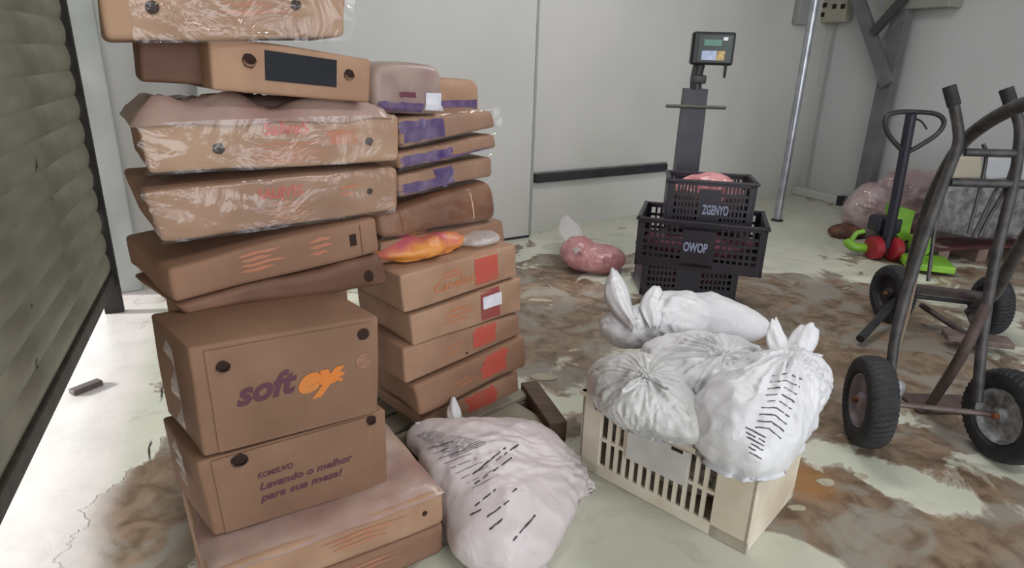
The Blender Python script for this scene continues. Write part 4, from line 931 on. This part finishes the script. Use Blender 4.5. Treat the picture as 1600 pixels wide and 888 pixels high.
loop = [(1412, 238), (1388, 210), (1383, 185), (1400, 176), (1430, 175), (1462, 178), (1475, 190), (1466, 208), (1440, 226), (1414, 240)]
mb = MB(); mb.tube([jp(x, y, -.05) for x, y in loop], .017, 10, 4); mb.obj('handle_loop', BLACKM, PJ, True)
mb = MB(); mb.tube([jp(1428, 185, -.06), jp(1440, 190, -.06), jp(1448, 202, -.06)], .007, 8, 3); mb.obj('release_lever', BLACKM, PJ, True)
mb = MB(); mb.tube([jp(1384, 392, .1), jp(1385, 345, .1)], .075, 16, cap=True); mb.obj('pump_body', BLACKM, PJ, True)
mb = MB(); mb.box(jp(1382, 350, .12), (.19, .16, .12), None, .02); mb.obj('pump_block', NAVY, PJ)
def slabq(px, o, th, M, nm, par):
    a = [jp(x, y, o) for x, y in px]; b = [p + Vector((0, th, 0)) for p in a]; n = len(a)
    return build(nm, a + b, [tuple(range(n)), tuple(range(2 * n - 1, n - 1, -1))] + [(k, (k + 1) % n, n + (k + 1) % n, n + k) for k in range(n)], M, par)
slabq([(1399, 332), (1401, 323), (1430, 330), (1424, 352), (1420, 374), (1412, 378), (1397, 364)], .05, .14, GREEN, 'chassis_cover', PJ)
mb = MB(); mb.tube([jp(1324, 378, .1), jp(1332, 385, .05), jp(1352, 388, .05)], .035, 12, 3); mb.tube([jp(1330, 378, .1), jp(1338, 365, .12), jp(1350, 362, .12)], .02, 10, 3); mb.obj('release_pedal', GREEN, PJ, True)
f0 = PZ(1420, 415, .04)
for i, (px, py) in enumerate(((1432, 408), (1470, 412))):
    p0_ = PZ(px, py, .07); dr = Vector((.35, 1, 0)).normalized()
    mb = MB(); mb.box(p0_ + dr * .05 - Vector((0, 0, .02)), (.15, .30, .05), Matrix.Rotation(math.radians(-19), 3, 'Z'), .008); mb.obj('fork', GREEN, PJ)
slabq([(1433, 372), (1455, 372), (1452, 395), (1436, 405), (1430, 392)], -.15, .1, GREEN, 'fork_carriage', PJ)
slabq([(1440, 400), (1470, 402), (1474, 414), (1440, 416)], -.15, .1, GREEN, 'fork_carriage', PJ)
# ================================================================== BAG HEAPS AND WRAPPED PALLET AT RIGHT WALL
def heap(label, px, py, back, ells, seed, M=MEATP):
    g_ = PZ(px, py); ad = Vector((g_.x, g_.y, 0)).normalized(); g_ = g_ + ad * back
    t = thing('frozen_goods_bag', label, 'bag', tuple(g_)); c_ = g_ + Vector((0, 0, .2))
    bag_blob('bag_contents', c_, ells, M, t, seed, .018, zmin=.004, sub=5, k=.06)
    bag_blob('clear_bag', c_, [(o_, tuple(a * 1.06 for a in r_), rz) for o_, r_, rz in ells], FILM, t, seed + 1, .016, zmin=.003, sub=5, k=.06)
heap('nearer pale pink bag behind pallet jack wheels, left one of the heap', 1350, 374, .14, [((0, 0, 0), (.21, .14, .20), 0), ((-.03, 0, .10), (.14, .12, .14), 0)], 31)
heap('larger pale pink clear bag behind the pallet jack handle', 1408, 374, .32, [((0, 0, .06), (.27, .15, .27), 0), ((.10, 0, .12), (.2, .13, .22), 0), ((-.12, 0, .10), (.2, .12, .24), 0)], 33)
o, _ = bag_blob('brown_rag', PZ(1320, 362, .05), [((0, 0, 0), (.13, .09, .055), 0), ((.09, .02, 0), (.1, .06, .05), 0)], mat('brown_wet_rag', rgb(112, 74, 56), .6, rgb(70, 50, 44), 14, bump=.4), None, 35, .012, zmin=.003); tag(o, 'small wet brown cardboard scrap left of the pink bags', 'scrap')
gy = mat('grey_mottled_wrap', rgb(136, 134, 136), .45, rgb(84, 82, 86), 16, spec=.5, bump=.7, bscale=14, lo=.4, hi=.62)
nq = Vector((-.25, 1, 0)).normalized(); pq = PZ(1540, 408, .0)
def wq(px, M, label, dep, off=0, **kw): return Carton(quad(px, pq + nq * off, nq), Vector((.56, .83, 0)) * dep, M, label, **kw)
W1 = wq([(1458, 282), (1615, 285), (1612, 374), (1456, 368)], gy, 'bulky grey mottled bale wrapped in plastic on the pallet behind hand trucks', .26, name='wrapped_bale', cat='bale', r=.05, dent=.03, seed=51, infl=.01)
W1.wrap(off=.015, amp=.02, seed=4)
W2 = wq([(1488, 246), (1534, 244), (1535, 281), (1488, 281)], mat('cream_board', rgb(176, 168, 150), .6), 'small cream carton on top of the wrapped bale, left one', .14, .06, r=.02, dent=.006, seed=52)
W3 = wq([(1540, 246), (1610, 248), (1610, 284), (1540, 282)], mat('pale_grey_board', rgb(182, 184, 190), .5), 'pale grey carton on top of the wrapped bale, right one', .14, .06, r=.02, dent=.006, seed=53)
mb = MB(); a = PP(1458, 374, pq, nq); b = PP(1614, 379, pq, nq); xx = (b - a).normalized()
pw = thing('wooden_pallet', 'reddish brown pallet under the wrapped bale', 'pallet', (a.x, a.y, 0))
zt2 = min(a.z, b.z) - .005
nb = Vector((-xx.y, xx.x, 0)).normalized()
Rp2 = Matrix((Vector((xx.x, xx.y, 0)).normalized(), nb, Vector((0, 0, 1)))).transposed()
mid = (a + b) / 2
for i in range(5):
    mb = MB(); mb.box(Vector((mid.x, mid.y, zt2 - .012)) + nb * (.02 + i * .13), ((b - a).length, .10, .022), Rp2, .003); mb.obj('board', mat('red_timber', rgb(86, 44, 44), .7, rgb(60, 34, 34), 10), pw)
for i in (-1, 0, 1):
    mb = MB(); mb.box(Vector((mid.x, mid.y, (zt2 - .024) / 2)) + nb * .28 + xx * (i * .38 * (b - a).length / 1.0), (.10, .6, zt2 - .025), Rp2, .005); mb.obj('block', mat('pinkish_block', rgb(140, 120, 112), .6, rgb(112, 92, 86), 8), pw)
